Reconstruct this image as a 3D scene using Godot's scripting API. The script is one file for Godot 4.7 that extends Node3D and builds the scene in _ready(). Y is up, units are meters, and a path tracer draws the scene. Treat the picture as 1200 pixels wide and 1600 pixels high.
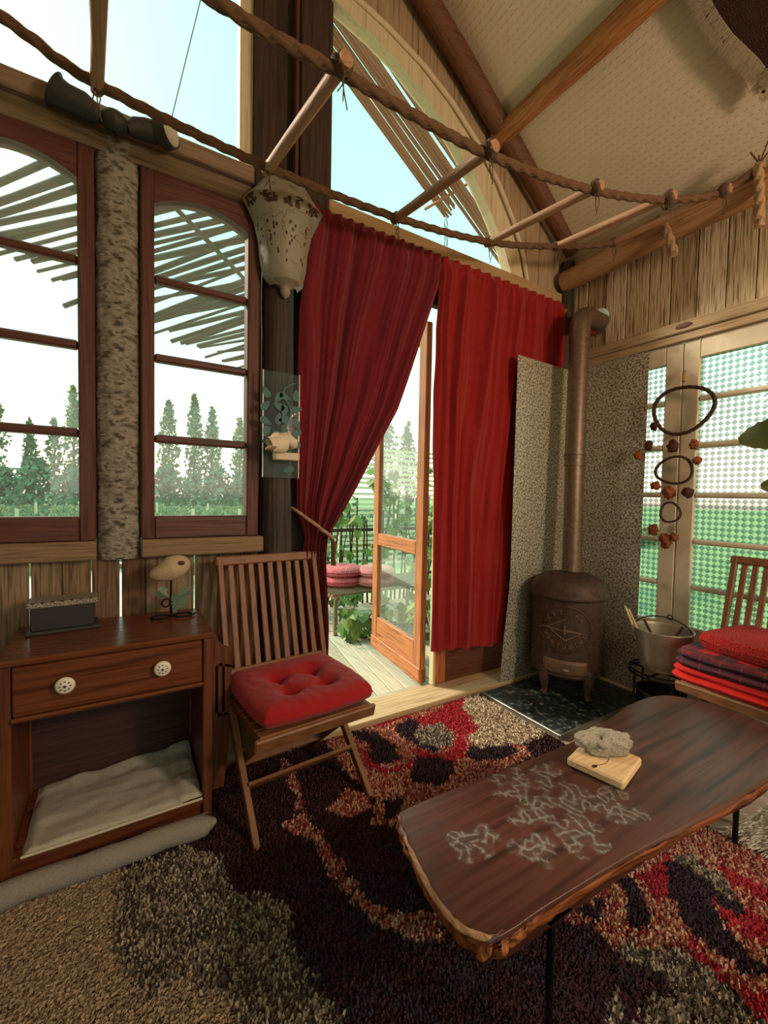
extends Node3D
# A corner of a rustic timber house: gable wall with arched windows, curtained door, stove corner, low slab table and rug.

class MB:
	var v := PackedVector3Array()
	var n := PackedVector3Array()
	var uv := PackedVector2Array()
	var col := PackedColorArray()
	var ix := PackedInt32Array()
	var color := Color(1, 1, 1)

	func _add(p: Vector3, nn: Vector3, u := Vector2.ZERO) -> int:
		v.append(p); n.append(nn); uv.append(u); col.append(color)
		return v.size() - 1

	func tri(a: Vector3, b: Vector3, c: Vector3, hint := Vector3.ZERO) -> void:
		var nn := (c - a).cross(b - a)
		if nn.length_squared() < 1e-16:
			return
		nn = nn.normalized()
		if nn.dot(hint) < 0.0:
			var t := b
			b = c; c = t; nn = -nn
		var i := _add(a, nn); _add(b, nn); _add(c, nn)
		ix.append_array([i, i + 1, i + 2])

	func quad(a: Vector3, b: Vector3, c: Vector3, d: Vector3, hint := Vector3.ZERO, uvs := false) -> void:
		var nn := (c - a).cross(b - a)
		if nn.length_squared() < 1e-16:
			nn = (d - a).cross(c - a)
			if nn.length_squared() < 1e-16:
				return
		nn = nn.normalized()
		var flip := nn.dot(hint) < 0.0
		if flip:
			nn = -nn
		var i := _add(a, nn, Vector2(0, 1)); _add(b, nn, Vector2(1, 1)); _add(c, nn, Vector2(1, 0)); _add(d, nn, Vector2(0, 0))
		if flip:
			ix.append_array([i, i + 2, i + 1, i, i + 3, i + 2])
		else:
			ix.append_array([i, i + 1, i + 2, i, i + 2, i + 3])

	# box with its edges cut by ch
	func box(c: Vector3, s: Vector3, b := Basis.IDENTITY, ch := 0.0) -> void:
		var h := s * 0.5
		ch = minf(ch, minf(h.x, minf(h.y, h.z)) * 0.9)
		var P := {}
		for sx in [-1, 1]:
			for sy in [-1, 1]:
				for sz in [-1, 1]:
					for ax in 3:
						var p := Vector3(sx * (h.x - ch), sy * (h.y - ch), sz * (h.z - ch))
						p[ax] = [sx, sy, sz][ax] * h[ax]
						P[Vector4i(sx, sy, sz, ax)] = c + b * p
		for ax in 3:
			for sg in [-1, 1]:
				var q := []
				for k in [[-1, -1], [1, -1], [1, 1], [-1, 1]]:
					var w := [0, 0, 0]
					w[ax] = sg; w[(ax + 1) % 3] = k[0]; w[(ax + 2) % 3] = k[1]
					q.append(P[Vector4i(w[0], w[1], w[2], ax)])
				var o := Vector3.ZERO
				o[ax] = sg
				quad(q[0], q[1], q[2], q[3], b * o)
		if ch <= 0.0:
			return
		for ax in 3:
			var a1 := (ax + 1) % 3
			var a2 := (ax + 2) % 3
			for s1 in [-1, 1]:
				for s2 in [-1, 1]:
					var w0 := [0, 0, 0]
					w0[ax] = -1; w0[a1] = s1; w0[a2] = s2
					var w1 := w0.duplicate()
					w1[ax] = 1
					var o := Vector3.ZERO
					o[a1] = s1; o[a2] = s2
					quad(P[Vector4i(w0[0], w0[1], w0[2], a1)], P[Vector4i(w1[0], w1[1], w1[2], a1)], P[Vector4i(w1[0], w1[1], w1[2], a2)], P[Vector4i(w0[0], w0[1], w0[2], a2)], b * o)
		for sx in [-1, 1]:
			for sy in [-1, 1]:
				for sz in [-1, 1]:
					tri(P[Vector4i(sx, sy, sz, 0)], P[Vector4i(sx, sy, sz, 1)], P[Vector4i(sx, sy, sz, 2)], b * Vector3(sx, sy, sz))

	# board between two points: width across, thick along the given normal
	func bar(a: Vector3, b: Vector3, w: float, t: float, nrm: Vector3, ch := 0.003) -> void:
		var y := (b - a).normalized()
		var z := (nrm - y * nrm.dot(y)).normalized()
		box((a + b) * 0.5, Vector3(w, a.distance_to(b), t), Basis(y.cross(z), y, z), ch)

	func tube(pts: Array, rad, sides := 8, caps := true, lobes := 0, twist := 0.0, depth := 0.2) -> void:
		var m := pts.size()
		var t0: Vector3 = (pts[1] - pts[0]).normalized()
		var u := t0.cross(Vector3.UP if absf(t0.y) < 0.9 else Vector3.RIGHT).normalized()
		var start := v.size()
		var along := 0.0
		var tl := t0
		for i in m:
			var t: Vector3 = ((pts[mini(i + 1, m - 1)] - pts[maxi(i - 1, 0)]) as Vector3).normalized()
			u = (u - t * u.dot(t)).normalized()
			var w := t.cross(u)
			var r: float = rad[i] if rad is Array else rad
			if i > 0:
				along += (pts[i] as Vector3).distance_to(pts[i - 1])
			for k in sides + 1:
				var a := TAU * k / sides
				var d := u * cos(a) + w * sin(a)
				var rr := r
				var nn := d
				if lobes > 0:
					var ph := lobes * (a - along * twist)
					rr = r * (1.0 + depth * (absf(cos(ph * 0.5)) * 2.0 - 1.3))
					nn = (d - (u * -sin(a) + w * cos(a)) * depth * -lobes * sin(ph * 0.5) * signf(cos(ph * 0.5))).normalized()
				_add(pts[i] + d * rr, nn, Vector2(float(k) / sides, along))
			tl = t
		for i in m - 1:
			for k in sides:
				var a := start + i * (sides + 1) + k
				var b := a + sides + 1
				ix.append_array([a, b, a + 1, a + 1, b, b + 1])
		if caps:
			for e in [0, m - 1]:
				var nn: Vector3 = -t0 if e == 0 else tl
				var ci := _add(pts[e], nn)
				var r0 := start + int(e) * (sides + 1)
				for k in sides:
					var a := _add(v[r0 + k], nn)
					var b := _add(v[r0 + k + 1], nn)
					ix.append_array([ci, a, b] if e == 0 else [ci, b, a])

	# profile of (radius, height) turned about the y axis of the basis
	func lathe(o: Vector3, prof: Array, seg := 24, b := Basis.IDENTITY, a0 := 0.0, a1 := TAU) -> void:
		var m := prof.size()
		var start := v.size()
		for i in m:
			var d: Vector2 = prof[mini(i + 1, m - 1)] - prof[maxi(i - 1, 0)]
			var nn2 := Vector2(d.y, -d.x).normalized()
			for k in seg + 1:
				var a := a0 + (a1 - a0) * k / seg
				var dir := Vector3(sin(a), 0, cos(a))
				_add(o + b * (dir * prof[i].x + Vector3(0, prof[i].y, 0)), b * (dir * nn2.x + Vector3(0, nn2.y, 0)), Vector2(float(k) / seg, float(i) / (m - 1)))
		for i in m - 1:
			for k in seg:
				var p := start + i * (seg + 1) + k
				var q := p + seg + 1
				ix.append_array([p, q, p + 1, p + 1, q, q + 1])

	# polygon in the xy plane of xf pushed from z0 to z1
	func prism(poly: PackedVector2Array, z0: float, z1: float, xf := Transform3D.IDENTITY) -> void:
		var area := 0.0
		for i in poly.size():
			area += poly[i].cross(poly[(i + 1) % poly.size()])
		var t := Geometry2D.triangulate_polygon(poly)
		for z in [z0, z1]:
			var nn := Vector3(0, 0, signf(z - (z0 + z1) * 0.5))
			for i in range(0, t.size(), 3):
				tri(xf * Vector3(poly[t[i]].x, poly[t[i]].y, z), xf * Vector3(poly[t[i + 1]].x, poly[t[i + 1]].y, z), xf * Vector3(poly[t[i + 2]].x, poly[t[i + 2]].y, z), xf.basis * nn)
		var m := poly.size()
		for i in m:
			var a := poly[i]
			var c := poly[(i + 1) % m]
			var e := c - a
			var o := Vector2(e.y, -e.x)
			if area < 0.0:
				o = -o
			quad(xf * Vector3(a.x, a.y, z0), xf * Vector3(c.x, c.y, z0), xf * Vector3(c.x, c.y, z1), xf * Vector3(a.x, a.y, z1), xf.basis * Vector3(o.x, o.y, 0))

	# smooth sheet from a function of (u, v) in 0..1
	func grid(nu: int, nv: int, f: Callable, flip := false) -> void:
		var start := v.size()
		var pts := PackedVector3Array()
		for j in nv + 1:
			for i in nu + 1:
				pts.append(f.call(float(i) / nu, float(j) / nv))
		for j in nv + 1:
			for i in nu + 1:
				var du := pts[j * (nu + 1) + mini(i + 1, nu)] - pts[j * (nu + 1) + maxi(i - 1, 0)]
				var dv := pts[mini(j + 1, nv) * (nu + 1) + i] - pts[maxi(j - 1, 0) * (nu + 1) + i]
				var nn := du.cross(dv)
				nn = nn.normalized() if nn.length_squared() > 1e-18 else Vector3.UP
				_add(pts[j * (nu + 1) + i], -nn if flip else nn, Vector2(float(i) / nu, 1.0 - float(j) / nv))
		for j in nv:
			for i in nu:
				var a := start + j * (nu + 1) + i
				var b := a + nu + 1
				if flip:
					ix.append_array([a, a + 1, b, a + 1, b + 1, b])
				else:
					ix.append_array([a, b, a + 1, a + 1, b, b + 1])

	# lumpy ball: shape(dir) gives the radius factor
	func blob(c: Vector3, r: Vector3, nu := 20, nv := 12, shape = null, b := Basis.IDENTITY) -> void:
		grid(nu, nv, func(u, w):
			var a: float = u * TAU
			var e: float = (w - 0.5) * PI
			var d := Vector3(cos(e) * sin(a), sin(e), cos(e) * cos(a))
			var k: float = shape.call(d) if shape != null else 1.0
			return c + b * (d * r * k))

	func mesh(origin := Vector3.ZERO) -> ArrayMesh:
		if origin != Vector3.ZERO:
			for i in v.size():
				v[i] -= origin
		var a := []
		a.resize(Mesh.ARRAY_MAX)
		a[Mesh.ARRAY_VERTEX] = v
		a[Mesh.ARRAY_NORMAL] = n
		a[Mesh.ARRAY_TEX_UV] = uv
		a[Mesh.ARRAY_COLOR] = col
		a[Mesh.ARRAY_INDEX] = ix
		var m := ArrayMesh.new()
		m.add_surface_from_arrays(Mesh.PRIMITIVE_TRIANGLES, a)
		return m

var rng := RandomNumberGenerator.new()
var taken := {}
var base_of := {}
var noises := {}
var mats := {}
var wob := FastNoiseLite.new()

func numbered(called: String) -> String:
	if not taken.has(called):
		taken[called] = 0
		return called
	taken[called] += 1
	return "%s_%03d" % [called, taken[called]]

func thing(called: String, label: String, category: String, at := Vector3.ZERO, group := "") -> Node3D:
	var o := Node3D.new()
	o.name = numbered(called)
	add_child(o)
	o.position = at
	base_of[o] = at
	o.set_meta("label", label)
	o.set_meta("category", category)
	if group:
		o.set_meta("group", group)
	return o

func structure(called: String, label := "", category := "") -> Node3D:
	var o := Node3D.new()
	o.name = called
	add_child(o)
	base_of[o] = Vector3.ZERO
	o.set_meta("kind", "structure")
	if label:
		o.set_meta("label", label)
	if category:
		o.set_meta("category", category)
	return o

func part(parent: Node3D, called: String, b: MB, m: Material) -> MeshInstance3D:
	var o := MeshInstance3D.new()
	o.name = called
	var org: Vector3 = base_of[parent]
	o.mesh = b.mesh(org)
	o.material_override = null
	o.mesh.surface_set_material(0, m)
	parent.add_child(o, true)
	base_of[o] = org
	return o

func one_box(parent: Node3D, called: String, c: Vector3, s: Vector3, m: Material, ch := 0.004) -> MeshInstance3D:
	var b := MB.new()
	b.box(c, s, Basis.IDENTITY, ch)
	return part(parent, called, b, m)

# --- materials -------------------------------------------------------------
func c8(r: float, g: float, b: float) -> Color:
	return Color(r / 255.0, g / 255.0, b / 255.0)

func ntex(sd: int, freq: float, stops: Array, kind := FastNoiseLite.TYPE_SIMPLEX_SMOOTH, oct := 4, size := 256, warp := 0.0) -> NoiseTexture2D:
	var f := FastNoiseLite.new()
	f.seed = sd
	f.noise_type = kind
	f.frequency = freq
	f.fractal_octaves = oct
	f.fractal_gain = 0.55
	if warp > 0.0:
		f.domain_warp_enabled = true
		f.domain_warp_amplitude = warp
		f.domain_warp_frequency = freq * 0.7
	if kind == FastNoiseLite.TYPE_CELLULAR:
		f.cellular_return_type = FastNoiseLite.RETURN_CELL_VALUE
	var t := NoiseTexture2D.new()
	t.width = size
	t.height = size
	t.seamless = true
	t.noise = f
	if stops:
		var g := Gradient.new()
		var offs := PackedFloat32Array()
		var cols := PackedColorArray()
		for i in stops.size():
			if stops[i] is Array:
				offs.append(stops[i][0])
				cols.append(stops[i][1])
			else:
				offs.append(float(i) / (stops.size() - 1))
				cols.append(stops[i])
		g.offsets = offs
		g.colors = cols
		t.color_ramp = g
	return t

func plain(color: Color, rough := 0.8, metal := 0.0) -> StandardMaterial3D:
	var m := StandardMaterial3D.new()
	m.albedo_color = color
	m.roughness = rough
	m.metallic = metal
	return m

func grey_noise(sd: int, freq: float, oct := 4) -> NoiseTexture2D:
	var k := "%d %f %d" % [sd, freq, oct]
	if not noises.has(k):
		noises[k] = ntex(sd, freq, [], FastNoiseLite.TYPE_SIMPLEX_SMOOTH, oct)
	return noises[k]

# grain running along one axis of the world
func wood(key: String, stops: Array, axis: int, rough := 0.7, across := 4.0, relief := 0.25, tint := Color(1, 1, 1)) -> StandardMaterial3D:
	var k := "%s %d %s" % [key, axis, tint]
	if mats.has(k):
		return mats[k]
	if not noises.has(key):
		noises[key] = ntex(hash(key) % 1000, 0.022, stops, FastNoiseLite.TYPE_SIMPLEX_SMOOTH, 5, 512, 12.0)
	var m := StandardMaterial3D.new()
	m.albedo_texture = noises[key]
	m.albedo_color = tint
	m.roughness = rough
	m.uv1_triplanar = true
	m.uv1_world_triplanar = true
	var s := Vector3.ONE * across
	s[axis] = across * 0.045
	m.uv1_scale = s
	m.uv1_offset = Vector3(0.13, 0.37, 0.71) * (axis + 1)
	if relief > 0.0:
		m.heightmap_enabled = true
		m.heightmap_texture = grey_noise(7, 0.03, 5)
		m.heightmap_scale = relief
	mats[k] = m
	return m

# mottled surface, same in every direction
func mottled(key: String, tex: Texture2D, scale: float, rough := 0.8, metal := 0.0, relief := 0.0, relief_freq := 0.05) -> StandardMaterial3D:
	if mats.has(key):
		return mats[key]
	var m := StandardMaterial3D.new()
	m.albedo_texture = tex
	m.roughness = rough
	m.metallic = metal
	m.uv1_triplanar = true
	m.uv1_world_triplanar = true
	m.uv1_scale = Vector3.ONE * scale
	if relief > 0.0:
		m.heightmap_enabled = true
		m.heightmap_texture = grey_noise(11, relief_freq, 4)
		m.heightmap_scale = relief
	mats[key] = m
	return m

func glass(color: Color, alpha: float, rough := 0.03) -> StandardMaterial3D:
	var m := plain(Color(color, alpha), rough)
	m.transparency = BaseMaterial3D.TRANSPARENCY_ALPHA
	m.cull_mode = BaseMaterial3D.CULL_DISABLED
	return m

func V(x: float, y: float, z: float) -> Vector3:
	return Vector3(x, y, z)

# points of a smooth line through the given ones
func spline(pts: Array, steps := 6) -> Array:
	var out := []
	var m := pts.size()
	for i in m - 1:
		var p0: Vector3 = pts[maxi(i - 1, 0)]
		var p1: Vector3 = pts[i]
		var p2: Vector3 = pts[i + 1]
		var p3: Vector3 = pts[mini(i + 2, m - 1)]
		for k in steps:
			var t := float(k) / steps
			out.append(p1.cubic_interpolate(p2, p0, p3, t))
	out.append(pts[m - 1])
	return out

# value of a broken line given as [x0, y0, x1, y1 ...]
func along(line: Array, x: float) -> float:
	var m := line.size() / 2
	if x <= line[0]:
		return line[1]
	for i in m - 1:
		if x <= line[2 * i + 2]:
			return lerpf(line[2 * i + 1], line[2 * i + 3], (x - line[2 * i]) / (line[2 * i + 2] - line[2 * i]))
	return line[2 * m - 1]

# a natural pole or log
func log_mesh(a: Vector3, b: Vector3, r0: float, r1: float, sides := 10, rough := 0.06, sd := 0.0, steps := 0) -> MB:
	var m := MB.new()
	var L := a.distance_to(b)
	if steps == 0:
		steps = maxi(3, int(L / 0.15))
	var pts := []
	var rad := []
	for i in steps + 1:
		var t := float(i) / steps
		var w := Vector3(wob.get_noise_2d(t * L * 60.0, sd * 91.0), wob.get_noise_2d(t * L * 60.0, sd * 91.0 + 400.0), wob.get_noise_2d(t * L * 60.0, sd * 91.0 + 800.0))
		pts.append(a.lerp(b, t) + w * r0 * rough * 6.0)
		rad.append(lerpf(r0, r1, t) * (1.0 + rough * 3.0 * wob.get_noise_2d(t * L * 140.0, sd * 37.0 + 50.0)))
	m.tube(pts, rad, sides)
	return m

const ARCH_OUT := [0.97, 4.14, 1.33, 4.07, 1.60, 3.99, 1.83, 3.88, 2.05, 3.73, 2.25, 3.55, 2.42, 3.33, 2.53, 3.12, 2.58, 2.955]
const ARCH_IN := [0.97, 4.03, 1.23, 3.98, 1.42, 3.92, 1.64, 3.81, 1.85, 3.67, 2.03, 3.51, 2.19, 3.33, 2.33, 3.14, 2.42, 2.955]
const MID := 0.77

var dark_wood: Array
var mahogany: Array
var weathered: Array
var pale_wood: Array
var white_board: Array
var chair_wood: Array
var log_stops: Array
var M := {}

func roof(x: float) -> float:
	return 3.2 + 0.8 * (3.05 - (x if x > MID else 2.0 * MID - x))

func make_materials() -> void:
	dark_wood = [c8(30, 20, 17), c8(52, 36, 29), c8(70, 50, 40), c8(45, 31, 26)]
	mahogany = [c8(50, 27, 22), c8(82, 45, 35), c8(98, 57, 44), c8(68, 37, 29)]
	weathered = [c8(92, 76, 60), c8(134, 114, 92), c8(156, 136, 112), c8(112, 94, 76), c8(84, 66, 52)]
	pale_wood = [c8(178, 150, 112), c8(205, 182, 142), c8(214, 194, 158), c8(188, 160, 122)]
	white_board = [[0.0, c8(84, 64, 46)], [0.26, c8(150, 128, 98)], [0.38, c8(196, 180, 148)], [0.58, c8(214, 200, 172)], [0.72, c8(198, 180, 148)], [0.86, c8(150, 124, 94)], [1.0, c8(104, 80, 58)]]
	chair_wood = [c8(66, 40, 24), c8(116, 74, 44), c8(140, 94, 58), c8(96, 60, 36)]
	log_stops = [c8(84, 48, 26), c8(150, 94, 50), c8(186, 130, 78), c8(128, 78, 42), c8(70, 40, 24)]
	M.pane = glass(c8(225, 232, 225), 0.05)
	M.dirty = glass(c8(214, 226, 214), 0.09)
	M.rope = wood("rope", [c8(70, 50, 36), c8(112, 84, 60), c8(92, 68, 48)], 0, 0.95, 12.0, 0.1)
	M.iron = plain(c8(28, 25, 24), 0.55, 0.6)
	M.cream_paint = mottled("cream_paint", ntex(21, 0.012, [c8(206, 194, 164), c8(222, 212, 186), c8(214, 202, 174), c8(190, 174, 144)]), 1.3, 0.55, 0.0, 0.05)
	M.leaf = plain(c8(96, 128, 62), 0.6)
	M.leaf.backlight = c8(120, 150, 50)
	M.leaf2 = plain(c8(128, 150, 72), 0.6)
	M.leaf2.backlight = c8(150, 170, 60)

func _ready() -> void:
	rng.seed = 41
	wob.seed = 5
	wob.frequency = 0.01
	# camera
	var cam := Camera3D.new()
	cam.name = "camera"
	add_child(cam)
	cam.position = Vector3(0, 1.35, 0)
	cam.rotation_degrees = Vector3(-2.161, -31.558, 1.095)
	cam.fov = 100.0
	cam.near = 0.02
	cam.current = true
	# sky: pale teal above, cream haze low down and round the veiled sun on the left
	var sm := ProceduralSkyMaterial.new()
	sm.sky_top_color = Color(0.205, 0.475, 0.385).linear_to_srgb()
	sm.sky_horizon_color = Color(0.67, 0.59, 0.465).linear_to_srgb()
	sm.sky_curve = 0.16
	sm.sky_energy_multiplier = 1.65
	sm.ground_bottom_color = c8(150, 150, 120)
	sm.ground_horizon_color = c8(235, 230, 205)
	sm.sun_angle_max = 50.0
	sm.sun_curve = 0.8
	var sky := Sky.new()
	sky.sky_material = sm
	var env := Environment.new()
	env.background_mode = Environment.BG_SKY
	env.sky = sky
	env.tonemap_mode = Environment.TONE_MAPPER_LINEAR
	env.tonemap_exposure = 1.1
	env.sdfgi_enabled = true
	env.ssao_enabled = true
	env.ssil_enabled = true
	var we := WorldEnvironment.new()
	we.name = "world"
	we.environment = env
	add_child(we)
	var sun := DirectionalLight3D.new()
	sun.name = "sun"
	add_child(sun)
	sun.look_at_from_position(Vector3.ZERO, -Vector3(-0.60, 0.58, -0.72))
	sun.light_color = Color(1.0, 0.87, 0.68).linear_to_srgb()
	sun.light_energy = 1.5
	sun.light_angular_distance = 9.0
	sun.shadow_enabled = true
	make_materials()
	unseen_pendant_lamps()
	build_shell()
	build_gable()
	build_right_wall()
	build_outside()
	build_things()

# lamp out of view behind the camera, placed to light the room and right ceiling
func unseen_pendant_lamps() -> void:
	for p in [V(2.2, 2.3, 1.5)]:
		var o := thing("unseen_pendant_lamp", "unseen round paper pendant lamp behind the camera lighting the room and right ceiling", "lamp", p, "lamps out of view")
		var b := MB.new()
		b.blob(p, V(0.2, 0.19, 0.2), 24, 16)
		var m := plain(c8(250, 236, 210), 0.9)
		m.emission_enabled = true
		m.emission = c8(255, 226, 184)
		m.emission_energy_multiplier = 2.0
		part(o, "paper_shade", b, m)
		b = MB.new()
		b.tube([p + V(0, 0.19, 0), V(p.x, roof(p.x), p.z)], 0.004, 6)
		part(o, "cord", b, M.iron)
		var l := OmniLight3D.new()
		l.name = "lamp_light"
		o.add_child(l)
		l.light_color = c8(255, 215, 186)
		l.light_energy = 4.0
		l.light_size = 0.21
		l.omni_range = 14.0
		l.omni_attenuation = 2.0
		l.shadow_enabled = true

func build_shell() -> void:
	var fl := structure("floor", "grey beige concrete floor around the rug", "floor")
	one_box(fl, "slab", V(0.755, -0.05, -0.05), V(4.8, 0.1, 4.7), mottled("concrete", ntex(3, 0.02, [c8(116, 104, 90), c8(146, 132, 114), c8(158, 144, 126), c8(128, 114, 98)]), 0.9, 0.85, 0.0, 0.1), 0.0)
	# ceiling: two slopes lined with embossed paper
	var img := Image.create(64, 64, false, Image.FORMAT_L8)
	img.fill(Color(0.6, 0.6, 0.6))
	for r in 4:
		for c in 4:
			var x := c * 16 + (8 if r % 2 else 0)
			for k in range(0, 9):
				for w in range(-1, 2):
					img.set_pixel((x + k) % 64, (r * 16 + 8 + w) % 64, Color(0.15, 0.15, 0.15) if w == 0 else Color(0.4, 0.4, 0.4))
	var cm := StandardMaterial3D.new()
	cm.albedo_color = c8(214, 200, 176)
	cm.roughness = 0.85
	cm.heightmap_enabled = true
	cm.heightmap_texture = ImageTexture.create_from_image(img)
	cm.heightmap_scale = 0.6
	cm.uv1_scale = V(32, 22, 1)
	var ce := structure("ceiling", "sloping ceiling lined with embossed cream paper", "ceiling")
	for sd in [1, -1]:
		var b := MB.new()
		var xa := 3.2 if sd == 1 else 2.0 * MID - 3.2
		var f := func(x: float) -> float: return roof(x) + 0.0
		b.grid(24, 24, func(u, w):
			var x: float = lerpf(xa, MID, w)
			var z: float = lerpf(-2.45, 2.3, u)
			return V(x, f.call(x) + 0.02 * wob.get_noise_2d(x * 90.0, z * 60.0) * sin(u * PI), z), sd == 1)
		part(ce, "lining_paper", b, cm)
		b = MB.new()
		b.prism(PackedVector2Array([Vector2(xa, roof(xa) + 0.03), Vector2(MID, roof(MID) + 0.03), Vector2(MID, roof(MID) + 0.14), Vector2(xa, roof(xa) + 0.14)]), -2.45, 2.3)
		part(ce, "roof_deck", b, plain(c8(110, 90, 70), 0.9))
	# logs that carry it
	var lg := wood("log", log_stops, 2, 0.6, 5.0, 0.5)
	part(ce, "purlin_log", log_mesh(V(2.20, 3.80, -2.2), V(2.20, 3.80, 2.2), 0.062, 0.075, 14, 0.05, 1.0), lg)
	part(ce, "purlin_log", log_mesh(V(1.30, 4.52, -2.2), V(1.30, 4.52, 2.2), 0.06, 0.07, 12, 0.05, 2.0), lg)
	part(ce, "eave_log", log_mesh(V(2.955, 3.045, -2.2), V(2.945, 3.065, 2.2), 0.075, 0.068, 14, 0.05, 3.0), wood("eavelog", [c8(104, 72, 44), c8(168, 126, 84), c8(192, 152, 108), c8(136, 98, 62)], 2, 0.7, 6.0, 0.9))
	var b2 := MB.new()
	b2.tube(spline([V(3.0, 3.27, -2.15), V(2.83, 3.39, -2.15), V(2.5, 3.63, -2.15), V(2.13, 3.865, -2.15), V(1.83, 4.08, -2.15), V(1.545, 4.27, -2.15), V(1.1, 4.62, -2.15), V(MID, 4.86, -2.15)], 4), 0.066, 12)
	part(ce, "rafter_log", b2, wood("rafter", [c8(58, 34, 20), c8(98, 60, 36), c8(120, 78, 48), c8(74, 44, 26)], 0, 0.65, 5.0, 0.5))
	# side wall and back wall behind the camera, its wide window unseen, placed to light the room
	var wl := structure("wall_left", "plain timber side wall", "wall")
	one_box(wl, "panel", V(-1.59, 1.65, -0.05), V(0.1, 3.5, 4.7), wood("wallwood", weathered, 1, 0.8, 4.0), 0.0)
	var wb := structure("wall_back", "timber wall out of view behind the camera with one wide window lighting the room", "wall")
	var wm := wood("wallwood", weathered, 1, 0.8, 4.0)
	one_box(wb, "panel", V(0.755, 0.45, 2.25), V(4.8, 0.9, 0.1), wm, 0.0)
	one_box(wb, "panel", V(-1.2, 1.75, 2.25), V(0.9, 1.7, 0.1), wm, 0.0)
	one_box(wb, "panel", V(2.75, 1.75, 2.25), V(0.8, 1.7, 0.1), wm, 0.0)
	var gb := MB.new()
	gb.prism(PackedVector2Array([Vector2(-1.64, 2.6), Vector2(3.15, 2.6), Vector2(3.15, roof(3.15)), Vector2(MID, roof(MID)), Vector2(-1.64, roof(-1.64))]), 2.2, 2.3)
	part(wb, "gable_panel", gb, wm)

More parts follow.
